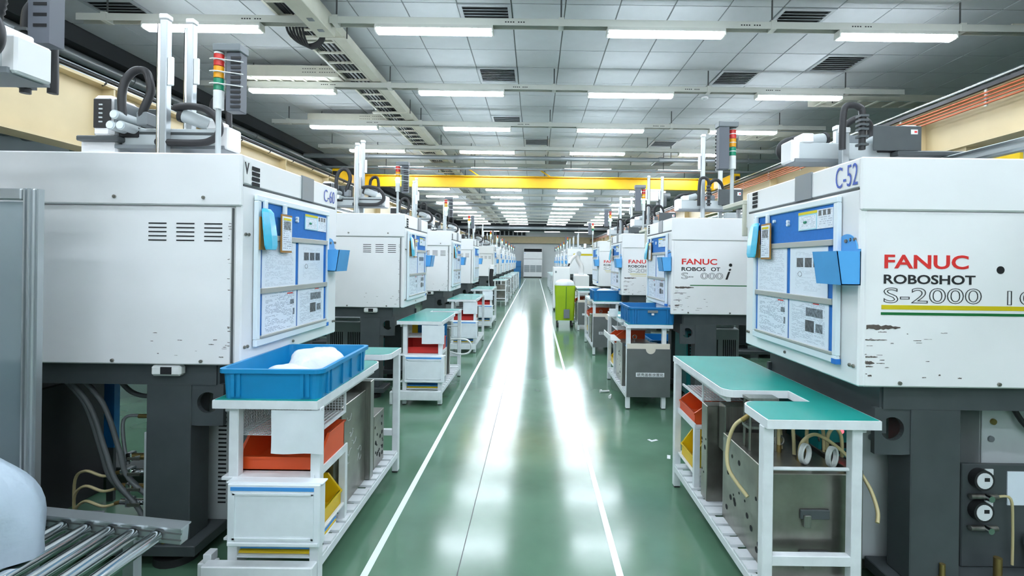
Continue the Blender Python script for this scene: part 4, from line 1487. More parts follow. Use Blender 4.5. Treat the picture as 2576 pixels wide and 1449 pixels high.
def mould(loc, rz, label, plates, holes=8, near=2, seed=1):
    """stack of steel plates along y: list of (y0,y1,w,z0,z1)"""
    t = thing('steel_mould', label, 'mould', loc, rz, 'steel injection moulds')
    rnd = random.Random(seed)
    for i, (y0, y1, wd, z0, z1) in enumerate(plates):
        p = bx('plate', M_STEEL if i % 2 == 0 else M_STEEL2, t, -wd / 2, y0, z0, wd / 2, y1, z1, .003)
        if near >= 1 and i == 0:
            for q in range(holes):
                zz = rnd.uniform(-.4, .4) * (z1 - z0)
                yy = rnd.uniform(-.4, .4) * (y1 - y0)
                rr = rnd.choice((.006, .009, .013))
                for sx in (-1, 1):
                    obj('bore_hole', lambda: MB().cyl((0, 0, 0), (.001, 0, 0), rr, 12), M_SLOT, p, (sx * wd / 2 - (0.0 if sx > 0 else .001), yy, zz), key=('bore', rr))
    if near >= 1:
        y0, y1, wd, z0, z1 = plates[0]
        ym = (y0 + y1) / 2
        cy('eye_bolt_shank', M_STEEL2, t, (0, ym, z1), (0, ym, z1 + .03), .008, 8)
        obj('eye_bolt', MB().tube([(.022 * math.cos(a), 0, .022 * math.sin(a)) for a in [2 * PI * k / 14 for k in range(15)]], .006, 6, 1), M_STEEL2, t, (0, ym, z1 + .05))
    return t


lbench_y = [2.12, 4.95, 7.8, 10.65, 16.1, 19.0, 21.9, 24.8, 27.7]
for i, y in enumerate(lbench_y):
    fr = ((-.92, y, 0), 0.0)
    nm = ['bench below the C-60 machine', 'second vented-row bench', 'third vented-row bench', 'fourth vented-row bench'][i] if i < 4 else '%s far vented-row bench' % ordn[i - 4]
    lab = ['green-topped white workbench under the tote of plastic bags', 'green-topped white workbench with blue and yellow boards and a white hose loop',
           'green-topped white workbench third along the vented row', 'green-topped white workbench fourth along the vented row'][i] if i < 4 else 'small far white workbench, %s after the gap in the vented row' % ordn[i - 4]
    workbench(fr, lab, near=2 if i < 2 else 1 if i < 4 else 0)
    if i < 4:
        bin_(at(fr, -.205, .09, .505), 0, 'orange open-front bin on the %s' % nm if i == 0 else 'red open-front bin on the %s' % nm, M_ORANGE if i == 0 else M_RED, .36, .28, .14)
        bin_(at(fr, -.035, .25, .232), PI / 2, 'yellow open-front bin on the low shelf of the %s' % nm, M_YELLOW, .22, .2, .15)
        for q, (mm, zz, cc) in enumerate(((M_BOX, .1532, 'white'), (M_YELLOW, .166, 'yellow'), (M_TEAR, .179, 'blue'))):
            b_ = thing('flat_board', '%s flat board lying at the foot of the %s' % (cc, nm), 'board', at(fr, -.21, .2, zz), 0, 'flat boards under the benches')
            bx('sheet', mm, b_, -.17, -.17 + .012 * q, 0, .17, .12, .0115, .002)
            bx('sheet_edge', mm, b_, -.172, -.174 + .012 * q, .002, .172, -.17 + .012 * q, .0095)
    if i == 0:
        tm = mould(at(fr, -.235, .44, .154), 0, 'tall grey steel mould with chalk marks under the C-60 bench', [(0, .36, .34, 0, .53), (.36, .42, .4, 0, .58), (-.05, 0, .3, 0.0, .48)], 0, 2, 3)
        mould(at(fr, -.235, .93, .154), 0, 'low drilled steel mould at the far end under the C-60 bench', [(0, .2, .36, 0, .33), (.2, .25, .3, .0, .29)], 22, 2, 4)
        rnd = random.Random(8)
        for q in range(7):
            y0, z0 = rnd.uniform(.03, .26), rnd.uniform(.12, .46)
            pts = [(.171, y0 + .012 * k + rnd.uniform(-.012, .012), z0 + rnd.uniform(-.022, .022)) for k in range(6)]
            tube('chalk_stroke', M_LABEL, tm, pts, .0012, 4, 3)
    elif i < 4:
        mould(at(fr, -.235, .46, .154), 0, 'dark steel mould under the ' + nm, [(0, .26, .34, 0, .5), (.27, .32, .38, 0, .52), (.34, .5, .3, 0, .42)], 8, 1, 5 + i)
    else:
        mould(at(fr, -.235, .46, .154), 0, 'dark steel mould under the ' + nm, [(0, .4, .34, 0, .5)], 0, 0, 5)
# boards leaning in bench 2, hose loop
fr = ((-.92, 4.95, 0), 0)
lb = thing('leaning_board', 'blue board leaning inside the second vented-row bench', 'board', at(fr, -.2, .405, .506), 0)
bx('sheet', M_TOTE2, lb, -.15, 0, 0, .18, .008, .26)
bx('edge_trim', M_TOTE2, lb, -.152, -.002, .255, .182, .01, .262)
lb = thing('leaning_board', 'yellow board leaning inside the second vented-row bench', 'board', at(fr, -.36, .39, .506), 0)
bx('sheet', M_YELLOW, lb, -.03, 0, 0, .03, .008, .27)
bx('edge_trim', M_YELLOW, lb, -.032, -.002, .265, .032, .01, .272)
hl = thing('hose_loop', 'white hose looping out beside the second vented-row bench', 'hose', at(fr, 0, 1.0, .48))
tube('hose_tube', M_WHOSE, hl, [(-.12, 0, .02), (.0, 0, .03), (.12, 0, .02), (.17, .0, -.05), (.14, 0, -.13), (.04, 0, -.15), (-.1, 0, -.12)], .011, 8, 6)
cy('end_fitting', M_BRASS, hl, (-.16, 0, .02), (-.12, 0, .02), .013, 8)

# tote with bag on bench 1
tote((-1.138, 2.455, TH + .002), 0.02, 'bright blue tote holding white plastic bags on the C-60 bench', M_TOTE, .44, .64, .13)
bag('plastic_bag', (-1.12, 2.57, TH + .011), .15, 'crumpled white plastic bag lying in the bright blue tote', (.135, .17, .135), M_BAGW, 4, amp=.2)
bag('plastic_bag', (-1.15, 2.31, TH + .011), 1.2, 'flattened clear-white plastic bag at the front of the bright blue tote', (.12, .11, .1), M_BAGW, 9, amp=.2)

rb_y = [1.95, 4.9, 7.75, 10.5]
RB = {}
for i, y in enumerate(rb_y):
    fr = ((.92, y + TL, 0), PI)
    RB[i] = fr
    nm = ['C-52 bench', 'bench with the lettered grey pocket', 'third lettered-row bench', 'fourth lettered-row bench'][i]
    workbench(fr, ['empty green-topped white workbench beside the C-52 machine', 'white workbench with lettered grey pocket and dark blue tote', 'white workbench third along the lettered row, with a bag-lined tote',
                   'white workbench fourth along the lettered row, behind the lime trolley'][i], 2 if i < 3 else 1, endpanel=i > 0, doc=False)
    bin_(at(fr, -.03, .21, .505), -PI / 2, 'orange open-front bin on the ' + nm, M_ORANGE, .3, .36, .15)
    bin_(at(fr, -.035, .21, .232), -PI / 2, 'yellow open-front bin on the low shelf of the ' + nm, M_YELLOW, .22, .2, .16)
    if i:
        mould(at(fr, -.2, .5, .154), PI, 'steel mould with drilled plate under the ' + nm, [(0, .4, .34, 0, .42), (.42, .5, .38, 0, .45), (.53, .75, .3, 0, .38)], 14, 1, 20 + i)
# second bench end wall: white drilled panel
fr = RB[0]
mould(at(fr, -.225, .72, .154), PI, 'large drilled steel mould with hose fittings under the C-52 bench', [(0, .5, .33, 0, .43)], 18, 2, 41)
mould(at(fr, -.25, .48, .154), PI, 'tall dark steel mould with a loading frame behind the large drilled mould', [(0, .09, .44, 0, .52), (.1, .19, .32, .3, .55)], 6, 2, 42)
mould(at(fr, -.49, .62, .0), PI, 'upright steel plate standing between the C-52 bench and the machine', [(0, .5, .06, 0, .56), (.1, .44, .1, .02, .5)], 0, 2, 43)
# details of the near face of the large mould
mp = thing('mould_clamp', 'dark steel clamp bolted on the near face of the large drilled mould, upper', 'clamp', at(fr, -.25, 1.22, .42), 0)
bx('clamp_bar', M_DARK, mp, -.06, -.012, -.02, .06, 0, .02, .003); bx('clamp_foot', M_STEEL2, mp, -.05, -.02, -.05, -.02, 0, .0, .002)
mp = thing('mould_clamp', 'dark steel clamp bolted on the near face of the large drilled mould, lower', 'clamp', at(fr, -.25, 1.22, .25), 0)
bx('clamp_bar', M_DARK, mp, -.06, -.012, -.02, .06, 0, .02, .003); bx('clamp_foot', M_STEEL2, mp, -.05, -.02, -.05, -.02, 0, .0, .002)


def hose(label, pts, m=None, r=.009, cat='hose'):
    p0 = pts[0]
    t = thing('rubber_hose', label, cat, p0, 0, 'hoses and cables')
    P = [(a - p0[0], b - p0[1], c - p0[2]) for a, b, c in pts]
    tube('hose_tube', m or M_HOSE, t, P, r, 8, 6)
    d = (Vector(P[1]) - Vector(P[0])).normalized()
    cy('end_fitting', M_BRASS, t, -d * .015, d * .03, r * 1.35, 8)
    return t


# hoses on the C-52 bench mould, world coordinates: x .97-1.37, y 2.05-2.6, top .584
zt_ = .588
hose('pale yellow hose hanging out over the drilled mould toward the aisle', [(1.0, 2.32, .74), (.95, 2.34, .69), (.92, 2.34, .6), (.91, 2.3, .5), (.955, 2.2, .42)])
hose('pale yellow hose arching highest behind the near bench leg', [(1.14, 2.3, zt_), (1.14, 2.3, .72), (1.16, 2.3, .79), (1.19, 2.28, .72), (1.19, 2.26, zt_)], r=.008)
hose('pale yellow hose doubled beside the highest arch', [(1.11, 2.36, zt_), (1.11, 2.36, .74), (1.13, 2.35, .8), (1.16, 2.34, .73), (1.165, 2.33, zt_)], r=.008)
hose('long low pale hose arching to the bench leg', [(1.18, 2.2, zt_), (1.19, 2.2, .66), (1.24, 2.2, .70), (1.3, 2.2, .68), (1.4, 2.2, .6), (1.455, 2.15, .5), (1.46, 2.1, .42), (1.44, 2.07, .38)], r=.008)
hose('short pale hose arch in the middle of the mould', [(1.27, 2.3, zt_), (1.27, 2.3, .7), (1.3, 2.3, .745), (1.34, 2.3, .7), (1.35, 2.3, zt_)], r=.008)
hose('short pale hose arch near the far corner of the mould', [(1.33, 2.24, zt_), (1.33, 2.24, .68), (1.36, 2.24, .72), (1.39, 2.24, .68), (1.395, 2.24, zt_)], r=.008)
for k, (x, y) in enumerate(((1.19, 2.16), (1.29, 2.13))):
    t = thing('coiled_cable', 'clear coiled cable ring standing on the mould, ' + ('first', 'second')[k] + ' of two', 'cable', (x, y, zt_ + .04), .6, 'coiled cables')
    for q in range(3):
        obj('coil_turn', MB().tube([(.035 * math.cos(a), .006 * q, .04 * math.sin(a)) for a in [2 * PI * i / 16 for i in range(17)]], .006, 6, 1), M_WHOSE, t)
# loading frame in the notch
t = thing('lifting_frame', 'thin steel lifting frame rising through the notch of the C-52 bench', 'frame', at(fr, -.15, .94, .585), PI)
for (x, y) in ((-.06, -.03), (.06, -.03), (-.06, .03), (.06, .03)):
    cy('upright', M_STEEL2, t, (x, y, 0), (x, y, .24), .007, 8)
bx('cross_bar', M_STEEL2, t, -.07, -.035, .1, .07, .035, .112)
bx('cross_bar', M_STEEL2, t, -.07, -.035, .232, .07, .035, .244)

# totes on right benches and below
fr = RB[1]
tote(at(fr, -.25, 1.03, TH + .002), 0, 'dark blue tote standing on the bench with the lettered grey pocket', M_TOTE2, .46, .58, .17)
sl = thing('tote_label', 'small grey card holder on the front of the dark blue tote', 'label', at(fr, -.25, 1.325, TH + .13), PI)
bx('card', M_GREY, sl, -.05, -.004, -.012, .05, .003, .012, .002); bx('sticker', M_LABEL, sl, -.012, -.005, -.035, .012, .002, -.018)
for k, (dx, dy) in enumerate(((.05, .9), (-.05, 1.0))):
    q = thing('white_part', 'small white moulded part inside the dark blue tote, ' + ('first', 'second')[k], 'part', at(fr, -.25 + dx, dy, TH + .011), .4, 'small white parts')
    bx('block', M_WHITE2, q, -.03, -.02, 0, .03, .02, .11, .01); bx('tab', M_WHITE2, q, .03, -.01, .09, .045, .01, .1, .003)
q = thing('white_tray', 'white folded sheet sticking out behind the dark blue tote', 'sheet', at(fr, -.02, .55, TH + .002), 0)
bx('base_sheet', M_WHITE2, q, -.1, -.1, 0, .08, .1, .006); bx('upright_flap', M_WHITE2, q, -.1, -.1, .006, .0, -.09, .09)
q = thing('white_tray', 'white tray jutting from the side of the bench with the lettered grey pocket', 'tray', at(fr, .06, .75, .62), 0)
bx('base_sheet', M_WHITE2, q, -.06, -.22, 0, .06, .22, .006); bx('upright_flap', M_WHITE2, q, -.06, -.22, .006, -.052, .22, .06)
tote((1.68, 6.4, .3), 0, 'dark blue tote in shadow behind the bench with the lettered grey pocket', M_TOTE2, .46, .58, .2)
st = thing('tote_stand', 'low dark stand carrying the blue tote behind the lettered bench', 'stand', (1.68, 6.4, 0))
for sx in (-.18, .18):
    for sy in (-.24, .24):
        bx('leg', M_GREY, st, sx - .02, sy - .02, 0, sx + .02, sy + .02, .27)
bx('top_plate', M_GREY, st, -.22, -.28, .27, .22, .28, .3)
fb = thing('flat_board', 'blue and yellow board lying on top of the mould under the lettered bench', 'board', at(fr, -.2, 1.1, .575), 0)
bx('sheet', M_TEAR, fb, -.16, -.13, 0, .14, .13, .01); bx('yellow_edge', M_YELLOW, fb, -.16, -.14, .0, .14, -.13, .012)
fr = RB[2]
tote(at(fr, -.25, .85, TH + .002), 0, 'blue tote lined with a clear plastic bag on the third lettered-row bench', M_TOTE2, .46, .62, .16)
bag('plastic_bag', at(fr, -.25, .85, TH + .012), .1, 'clear white plastic bag spilling over the tote on the third lettered-row bench', (.19, .26, .165), M_BAGW, 14, amp=.1)
fr = RB[3]
q = thing('lid_board', 'white lid panel lying on the fourth lettered-row bench', 'lid', at(fr, -.25, .8, TH + .002), 0)
bx('lid_panel', M_WHITE2, q, -.26, -.3, .03, .26, .3, .06, .005); bx('lid_skirt', M_GREY, q, -.24, -.28, 0, .24, .28, .03)
tote(at(fr, -.7, .0, .62), 0, 'blue tote beside the lime trolley under the far end of the row', M_TOTE2, .4, .5, .17)
st = thing('tote_stand', 'grey stand under the blue tote near the lime trolley', 'stand', at(fr, -.7, .0, 0))
for sx in (-.16, .16):
    for sy in (-.2, .2):
        bx('leg', M_GREY, st, sx - .02, sy - .02, 0, sx + .02, sy + .02, .59)
bx('top_plate', M_GREY, st, -.2, -.24, .59, .2, .24, .62)
for i, y in enumerate((16.6, 19.4, 22.3, 25.2, 28.1)):
    fr = ((.75, y + TL, 0), PI)
    nm = '%s far bench of the lettered row' % ordn[i]
    workbench(fr, 'small far white workbench, %s beyond the lime trolley' % ordn[i], 0)
    mould(at(fr, -.235, .5, .154), 0, 'dark mould under the ' + nm, [(0, .5, .34, 0, .5)], 0, 0, 60 + i)
ob = thing('orange_box', 'orange plastic box on the first far bench beyond the lime trolley', 'box', (.97, 16.9, TH + .002))
obj('shell', MB().loft([rrect(-.16, -.2, .16, .2, .03, 0), rrect(-.19, -.23, .19, .23, .03, .18), rrect(-.17, -.21, .17, .21, .03, .18), rrect(-.15, -.19, .15, .19, .03, .02)], True, True), M_ORANGE, ob)
bx('handle_slot', M_SLOT, ob, -.05, -.229, .13, .05, -.222, .15)

# lime trolley with a bag
t = thing('lime_trolley', 'lime green cleaning trolley with a white bag on top beside the right floor line', 'trolley', (.68, 11.25, 0))
sec0, sec1 = rrect(-.2, -.2, .2, .2, .03, .15), rrect(-.225, -.24, .225, .24, .03, .92)
obj('bin_body', MB().loft([sec0, sec1], True, True), M_LIME, t)
bx('grey_plate', M_GREY, t, -.03, -.245, .2, .1, -.2, .4, .004)
cy('body_seam', M_INKG, t, (0.02, -.2, .2), (0.02, -.241, .9), .006, 6)
obj('hose_ring', MB().tube([(-.2, -.1 + .03 * math.cos(a), .62 + .17 * math.sin(a)) for a in [2 * PI * k / 16 for k in range(17)]], .02, 8, 1), M_WHOSE, t)
for sx in (-.16, .16):
    for sy in (-.18, .18):
        c_ = cy('caster_wheel', M_BLACK, t, (sx - .02, sy, .05), (sx + .02, sy, .05), .05, 14)
        cy('caster_fork', M_STEEL, t, (sx, sy, .05), (sx, sy, .17), .012, 8)
bag('plastic_bag', (.68, 11.25, .925), 0, 'white plastic bag bulging from the lime trolley', (.22, .26, .13), M_BAGW, 17, amp=.06)

# white cabinet beyond the trolley
t = thing('white_cabinet', 'plain white cabinet standing beyond the lime trolley', 'cabinet', (.80, 14.8, 0))
bx('body', M_WHITE, t, -.25, 0, .06, .25, .5, 1.3, .01)
bx('door', M_WHITE, t, -.24, -.012, .08, .24, 0, 1.28, .004)
bx('top_rim', M_GREY, t, -.2, .05, 1.3, .2, .45, 1.315)
bx('nameplate', M_GREY, t, -.2, -.016, 1.12, -.15, -.012, 1.18)
for sx in (-.2, .2):
    for sy in (.06, .44):
        cy('foot', M_BLACK, t, (sx, sy, 0), (sx, sy, .06), .025, 10)
# small white cell robots in the far right gap
for k in range(2):
    t = thing('jointed_arm', 'small white jointed robot arm beyond the white cabinet, ' + ('nearer', 'farther')[k], 'robot arm', (1.62 + .1 * k, 17.3 + 1.5 * k, 0), 0, 'small jointed robot arms')
    bx('stand', M_WHITE, t, -.25, -.25, 0, .25, .25, 1.0, .02)
    obj('arm_links', MB().tube([(0, 0, 1.0), (0, 0, 1.3), (-.12, 0, 1.55), (-.1, 0, 1.75)], .075, 12, 5), M_WHITE, t)
    obj('forearm', MB().tube([(-.1, 0, 1.75), (-.3, 0, 1.6), (-.42, 0, 1.4)], .055, 12, 5), M_WHITE, t)
    obj('joint_cap', MB().cyl((-.1, -.09, 1.75), (-.1, .09, 1.75), .08, 14), M_LGREY, t)
    obj('tool_tip', MB().cyl((-.42, 0, 1.4), (-.46, 0, 1.3), .03, 10), M_BLACK, t)
# tall black cable bundle at the gap on the left
t = thing('cable_bundle', 'black cable bundle hanging from a white bracket in the left gap', 'cable bundle', (-1.27, 14.6, 0))
obj('cable_drop', MB().tube([(0, 0, 1.22), (-.02, 0, .9), (.02, 0, .55), (0, 0, 0.02)], .06, 10, 5), M_BLACK, t)
bx('bracket', M_WHITE, t, -.06, -.05, 1.2, .08, .06, 1.34, .02)
bx('bracket_post', M_LGREY, t, -.09, -.02, 0, -.05, .02, 1.25)

# ================================================================== UNDER THE MACHINES
def floor_cabinet(loc, rz, label):
    """pale grey cabinet on casters with louvre column, front towards local -y"""
    t = thing('chiller_cabinet', label, 'cabinet', loc, rz, 'pale grey cabinets under the machines')
    bx('body', M_LGREY, t, -.2, 0, .07, .2, .52, .82, .008)
    bx('front_fold', M_LGREY, t, -.2, -.006, .08, -.06, 0, .81, .002)
    for q in range(26):
        obj('louvre_slot', lambda: MB().box(-.02, -.0025, -.004, .02, 0, .004), M_SLOT, t, (.11, 0, .18 + q * .022), key='louv')
    cy('lock', M_BRASS, t, (-.15, -.006, .73), (-.15, -.014, .73), .014, 12)
    cy('button', M_GREY, t, (-.16, -.006, .65), (-.16, -.014, .65), .014, 12)
    for sx in (-.15, .15):
        for sy in (.06, .46):
            cy('caster', M_STEEL, t, (sx - .012, sy, .033), (sx + .012, sy, .033), .033, 12)
            cy('caster_stem', M_STEEL, t, (sx, sy, .05), (sx, sy, .075), .01, 8)
    return t


def controller(loc, rz, label, led=True):
    t = thing('temperature_controller', label, 'controller', loc, rz, 'teal controllers under the machines')
    bx('case', M_TEAL, t, -.075, 0, .06, .075, .45, .74, .01)
    bx('front_frame', M_SLOT, t, -.065, -.008, .45, .065, 0, .71, .002)
    bx('display', M_TEAL, t, -.055, -.012, .6, .055, -.008, .69)
    if led:
        cy('indicator', M_LEDR, t, (.02, -.012, .655), (.02, -.02, .655), .011, 10)
    for q in range(3):
        bx('button_row', M_TEAL, t, -.045, -.013, .5 + q * .03, .045, -.008, .512 + q * .03)
    for sx in (-.05, .05):
        for sy in (.06, .4):
            cy('caster', M_BLACK, t, (sx - .012, sy, .03), (sx + .012, sy, .03), .03, 10)
    return t


floor_cabinet((1.74, 2.33, .0), 0, 'pale grey louvred cabinet on casters behind the C-52 bench')
floor_cabinet((2.3, 2.33, .0), 0, 'pale grey louvred cabinet standing behind the front column of the C-52 machine')
floor_cabinet((-1.72, 2.58, 0), 0, 'pale grey louvred cabinet behind the C-60 bench')
controller((1.46, 2.4, 0), 0, 'teal temperature controller with red light behind the C-52 bench')
controller((1.69, 5.25, 0), 0, 'teal temperature controller with red light under the machine with missing letters')
controller((-1.92, 6.35, 0), 0, 'teal temperature controller under the machine just beyond the C-60 one', False)
for (x, y, lb) in ((-2.4, 6.35, 'pale grey vented cabinet deep under the machine beyond the C-60 one'), (2.3, 6.1, 'pale grey vented cabinet deep under the machine with missing letters'),
                   (-1.72, 9.4, 'pale grey vented cabinet deep under the third vented machine')):
    t = thing('vented_cabinet', lb, 'cabinet', (x, y, 0), 0, 'vented cabinets under the machines')
    bx('body', M_LGREY, t, -.26, 0, .05, .22, .5, .66, .015)
    bx('top_cover', M_LGREY, t, -.22, .02, .66, .18, .48, .72, .02)
    for g in range(2):
        for q in range(7):
            bx('vent_slot', M_SLOT, t, -.2 + g * .22 + q * .024, -.002, .3, -.188 + g * .22 + q * .024, 0, .52)
    for sx in (-.2, .16):
        for sy in (.08, .42):
            cy('foot', M_BLACK, t, (sx, sy, 0), (sx, sy, .05), .03, 10)

# pneumatic board with gauges at the right edge
t = thing('gauge_panel', 'dark panel with two round pressure gauges under the C-52 machine', 'panel', (2.06, 2.22, .111))
bx('panel', M_DARK, t, -.14, 0, 0, .26, .02, .46, .004)
for k, z in enumerate((.40, .26)):
    g = cy('gauge', M_BLACK, t, (-.07, 0, z), (-.07, -.035, z), .045, 20)
    cy('dial', M_LABEL, g, (-.07, -.035, z), (-.07, -.037, z), .035, 20)
    bx('needle', M_INKB, g, -.072, -.0385, z - .002, -.05, -.037, z + .014)
    bx('tag', M_LABEL, t, -.04, -.006, z + .015, -.005, 0, z + .04)
    cy('valve', M_STEEL2, t, (-.12, -.02, z - .075), (.0, -.02, z - .075), .012, 10)
    cy('valve_knob', M_CHROME, t, (-.05, -.05, z - .075), (-.05, -.02, z - .075), .014, 10)
bx('paper_note', M_PAPER[2], t, .06, -.004, .28, .18, 0, .43)
tube('hose_tube', M_HOSE, t, [(0, -.02, .325), (.05, -.03, .32), (.06, -.03, .2), (.06, -.03, .03)], .006, 6, 5)
cy('solenoid', M_CHROME, t, (.12, -.06, .13), (.4, -.06, .13), .045, 16)
bx('manifold', M_BRASS, t, .14, -.1, .03, .4, 0, .09, .004)
cy('bolt', M_BRASS, t, (-.05, -.3 + .22, 0), (-.05, -.3 + .22, .09), .016, 10)
t = thing('anchor_bolt', 'brass anchor bolt on the base plate of the C-52 machine', 'bolt', (1.73, 2.09, .111))
cy('shank', M_BRASS, t, (0, 0, 0), (0, 0, .09), .011, 10); cy('nut', M_BRASS, t, (0, 0, .012), (0, 0, .035), .02, 6)
t = thing('anchor_bolt', 'brass anchor bolt on the base plate of the C-60 machine', 'bolt', (-1.72, 2.325, .111))
cy('shank', M_BRASS, t, (0, 0, 0), (0, 0, .09), .011, 10); cy('nut', M_BRASS, t, (0, 0, .012), (0, 0, .035), .02, 6)

# manifold, cables and blue strip under C-60
t = thing('valve_manifold', 'cluster of small brass valves and fittings on the column of the C-60 machine', 'valves', (-1.88, 2.47, .111))
bx('mount_plate', M_LGREY, t, .025, -.1, 0, .045, .1, .5, .003)
for q in range(4):
    z = .12 + q * .075
    cy('valve_body', M_BRASS if q % 2 else M_CHROME, t, (-.16, 0, z), (.025, 0, z), .016, 10)
    cy('valve_stem', M_CHROME, t, (-.06, 0, z), (-.06, -.05, z + .01), .008, 8)
    bx('lever', M_STEEL, t, -.09, -.056, z + .002, -.03, -.05, z + .016)
    bx('fitting', M_CHROME, t, -.13, -.02, z - .022, -.1, .02, z + .022, .004)
tops = [(-2.28, 2.42, .86), (-2.32, 2.44, .86), (-2.25, 2.46, .86), (-2.22, 2.43, .86)]
for q, p in enumerate(tops):
    hose(('grey cable sagging under the C-60 machine, outermost', 'grey cable sagging under the C-60 machine, second', 'grey cable sagging under the C-60 machine, third', 'grey cable sagging under the C-60 machine, innermost')[q],
         [p, (p[0] + .12, p[1], .72), (p[0] + .2, p[1], .5), (p[0] + .25, p[1], .36), (p[0] + .34 + .03 * q, p[1] + .01, .24 - .015 * q), (p[0] + .42, p[1], .13)], M_GHOSE, .011)
for q in range(3):
    z = .23 + q * .075
    hose('thin pale hose curving to the brass valves, %s' % ('lowest', 'middle', 'highest')[q], [(-2.04, 2.47, z), (-2.12, 2.46, z - .02), (-2.22, 2.47, z + .0), (-2.3, 2.5, z - .06), (-2.32, 2.52, .13)], M_HOSE, .007)
hose('thin grey tube bent above the brass valves', [(-1.92, 2.46, .66), (-2.0, 2.46, .66), (-2.03, 2.46, .62), (-2.02, 2.46, .5), (-2.0, 2.46, .42)], M_PIPE, .008)
hose('black cable sagging below the beam of the C-60 machine', [(-2.2, 2.6, .84), (-2.1, 2.6, .74), (-1.98, 2.6, .72), (-1.84, 2.6, .75), (-1.8, 2.6, .84)], M_GHOSE, .012)
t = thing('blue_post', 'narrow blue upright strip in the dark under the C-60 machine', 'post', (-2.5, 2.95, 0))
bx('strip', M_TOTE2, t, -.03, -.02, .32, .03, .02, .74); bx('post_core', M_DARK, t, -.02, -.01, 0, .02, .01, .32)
t = thing('cabinet_or_shade_box', 'tall dark cabinet in the shadow under the C-60 machine', 'cabinet', (-2.85, 2.58, 0))
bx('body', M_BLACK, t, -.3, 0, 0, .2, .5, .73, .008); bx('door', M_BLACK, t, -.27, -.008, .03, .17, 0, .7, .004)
bk = thing('steel_bracket', 'grey angle bracket on the base plate of the C-60 machine', 'bracket', (-2.12, 2.36, .111))
bx('foot_plate', M_GREY, bk, -.12, -.05, 0, .1, .05, .01); bx('upright_plate', M_GREY, bk, -.02, -.04, .01, .06, .04, .11, .003); bx('channel', M_GREY, bk, -.22, -.03, .08, .02, .02, .12, .003)

# ================================================================== ROLLER CONVEYOR, GUARD FRAME, BAG
cv = bpy.data.objects.new('roller_conveyor', None)
COL.objects.link(cv)
cv.location = (-1.31, 1.32, .40)
cv.rotation_euler = (0, math.radians(5.0), 0)
tag(cv, 'sloping aluminium roller conveyor with steel rollers beside the C-60 machine', 'conveyor')
for y in (0.0, .56):
    r_ = bx('side_rail', M_ALU, cv, -1.5, y - .02, -.03, 0, y + .02, .03, .003)
    for q in (-.012, .012):
        bx('rail_groove', M_SEAM, r_, -.75, -.021, q - .003, .75, -.0195, q + .003)
    bx('rail_flange', M_ALU, cv, -1.5, y - .028, .03, 0, y + .028, .036)
for k in range(16):
    x = -.09 - k * .088
    r_ = obj('roller', lambda: MB().cyl((0, .03, 0), (0, .53, 0), .024, 16), M_CHROME, cv, (x, 0, .0), key='roller')
    obj('roller_hub', lambda: MB().cyl((0, .02, 0), (0, .03, 0), .017, 12).cyl((0, .53, 0), (0, .54, 0), .017, 12), M_BLACK, r_, key='rhub')
for x in (-.2, -1.3):
    for y in (0.0, .56):
        obj('leg', MB().box(-.02, -.02, -.5, .02, .02, -.03), M_ALU, cv, (x, y, 0), (0, -math.radians(5.0), 0))
o = [c for c in cv.children if c.name.startswith('leg')]
for c in o:
    x = c.location.x
    wz = .40 - x * math.sin(math.radians(5.0)) * 1.0
    m2 = MB().box(-.02, -.02, -(wz), .02, .02, -.03).mesh('leg', M_ALU)
    c.data = m2

gf = thing('guard_frame', 'aluminium profile guard frame with pale panel at the left edge', 'guard', (-1.985, 1.965, 0))


def profile_post(h):
    m = MB()
    m.box(-.022, -.022, 0, .022, .022, h, .004)
    m.box(-.03, -.012, 0, -.022, .012, h); m.box(.022, -.012, 0, .03, .012, h)
    m.box(-.012, -.03, 0, -.005, -.022, h); m.box(.005, -.03, 0, .012, -.022, h)
    return m


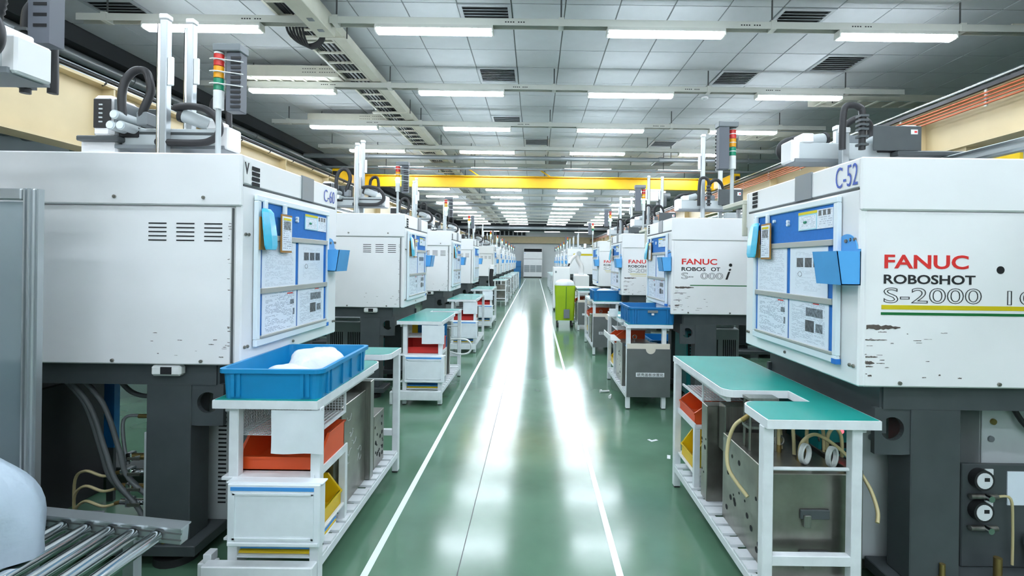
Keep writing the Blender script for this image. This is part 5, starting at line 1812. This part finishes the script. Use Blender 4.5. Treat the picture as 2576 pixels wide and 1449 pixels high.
obj('post', profile_post(1.71), M_ALU, gf)
obj('post', profile_post(1.71), M_ALU, gf, (-.9, 0, 0))
obj('post', profile_post(1.71), M_ALU, gf, (-.9, -1.2, 0))
bx('top_rail', M_ALU, gf, -.87, -.022, 1.666, -.03, .022, 1.71, .004)
bx('mid_rail', M_ALU, gf, -.87, -.022, .2, -.03, .022, .24, .004)
bx('top_rail', M_ALU, gf, -.922, -1.17, 1.666, -.878, -.03, 1.71, .004)
bx('panel', M_CLEAR, gf, -.86, -.004, .24, -.032, .004, 1.66)
bag('bubble_wrap_bundle', (-1.92, 1.57, .459), .0, 'bundle wrapped in translucent bubble film lying on the roller conveyor', (.29, .2, .34), M_BUBBLE, 23, 'bundle', .17)

# ================================================================== SMALL THINGS ON THE FLOOR
for k, (x, y, a) in enumerate(((.99, 4.06, .5), (1.02, 3.72, 1.3))):
    t = thing('paper_scrap', ('bent scrap of white tape on the green floor', 'straight scrap of white tape on the green floor')[k], 'tape scrap', (x, y, .0), a)
    bx('strip', M_LABEL, t, -.035, -.012, 0, .035, .012, .0015)
    if k == 0:
        bx('strip', M_LABEL, t, -.035, .012, 0, -.012, .04, .0015)
for k, (x, y) in enumerate(((.80, 5.55), (.83, 5.35))):
    t = thing('white_fitting', 'small white plastic fitting on the floor by the lettered bench, ' + ('farther', 'nearer')[k], 'fitting', (x, y, 0), .3 + k, 'small white fittings on the floor')
    cy('stem', M_WHITE2, t, (-.04, 0, .012), (.05, 0, .012), .012, 8)
    cy('head', M_WHITE2, t, (-.04, 0, .017), (-.06, 0, .017), .017, 10)

# black box added as shade, and hanging cables, under the C-52 machine
t = thing('cabinet_or_shade_box', 'black box added as shade under the C-52 machine', 'cabinet', (3.0, 2.4, 0))
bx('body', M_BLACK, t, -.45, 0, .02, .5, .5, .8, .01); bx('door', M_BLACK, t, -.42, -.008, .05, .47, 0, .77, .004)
for q in range(3):
    hose('black cable hanging under the C-52 machine, %s' % ordn[q], [(2.2 + .1 * q, 2.3, .84), (2.3 + .1 * q, 2.29, .7), (2.5 + .1 * q, 2.28, .68 - .05 * q), (2.7, 2.3, .75)], M_BLACK, .012)

# dark framed screen leaning behind the C-60 bench
t = thing('leaning_display', 'black-framed panel leaning behind the orange bin of the C-60 bench', 'panel', (-1.30, 2.6, .52))
t.rotation_euler = (math.radians(-14), math.radians(12), 0)
bx('frame', M_BLACK, t, -.1, 0, 0, .1, .02, .27, .004)
bx('panel_face', M_GREY, t, -.08, -.003, .02, .08, 0, .25)
for q in range(4):
    bx('panel_line', M_LABEL, t, -.06, -.005, .05 + q * .05, .04, -.003, .058 + q * .05)
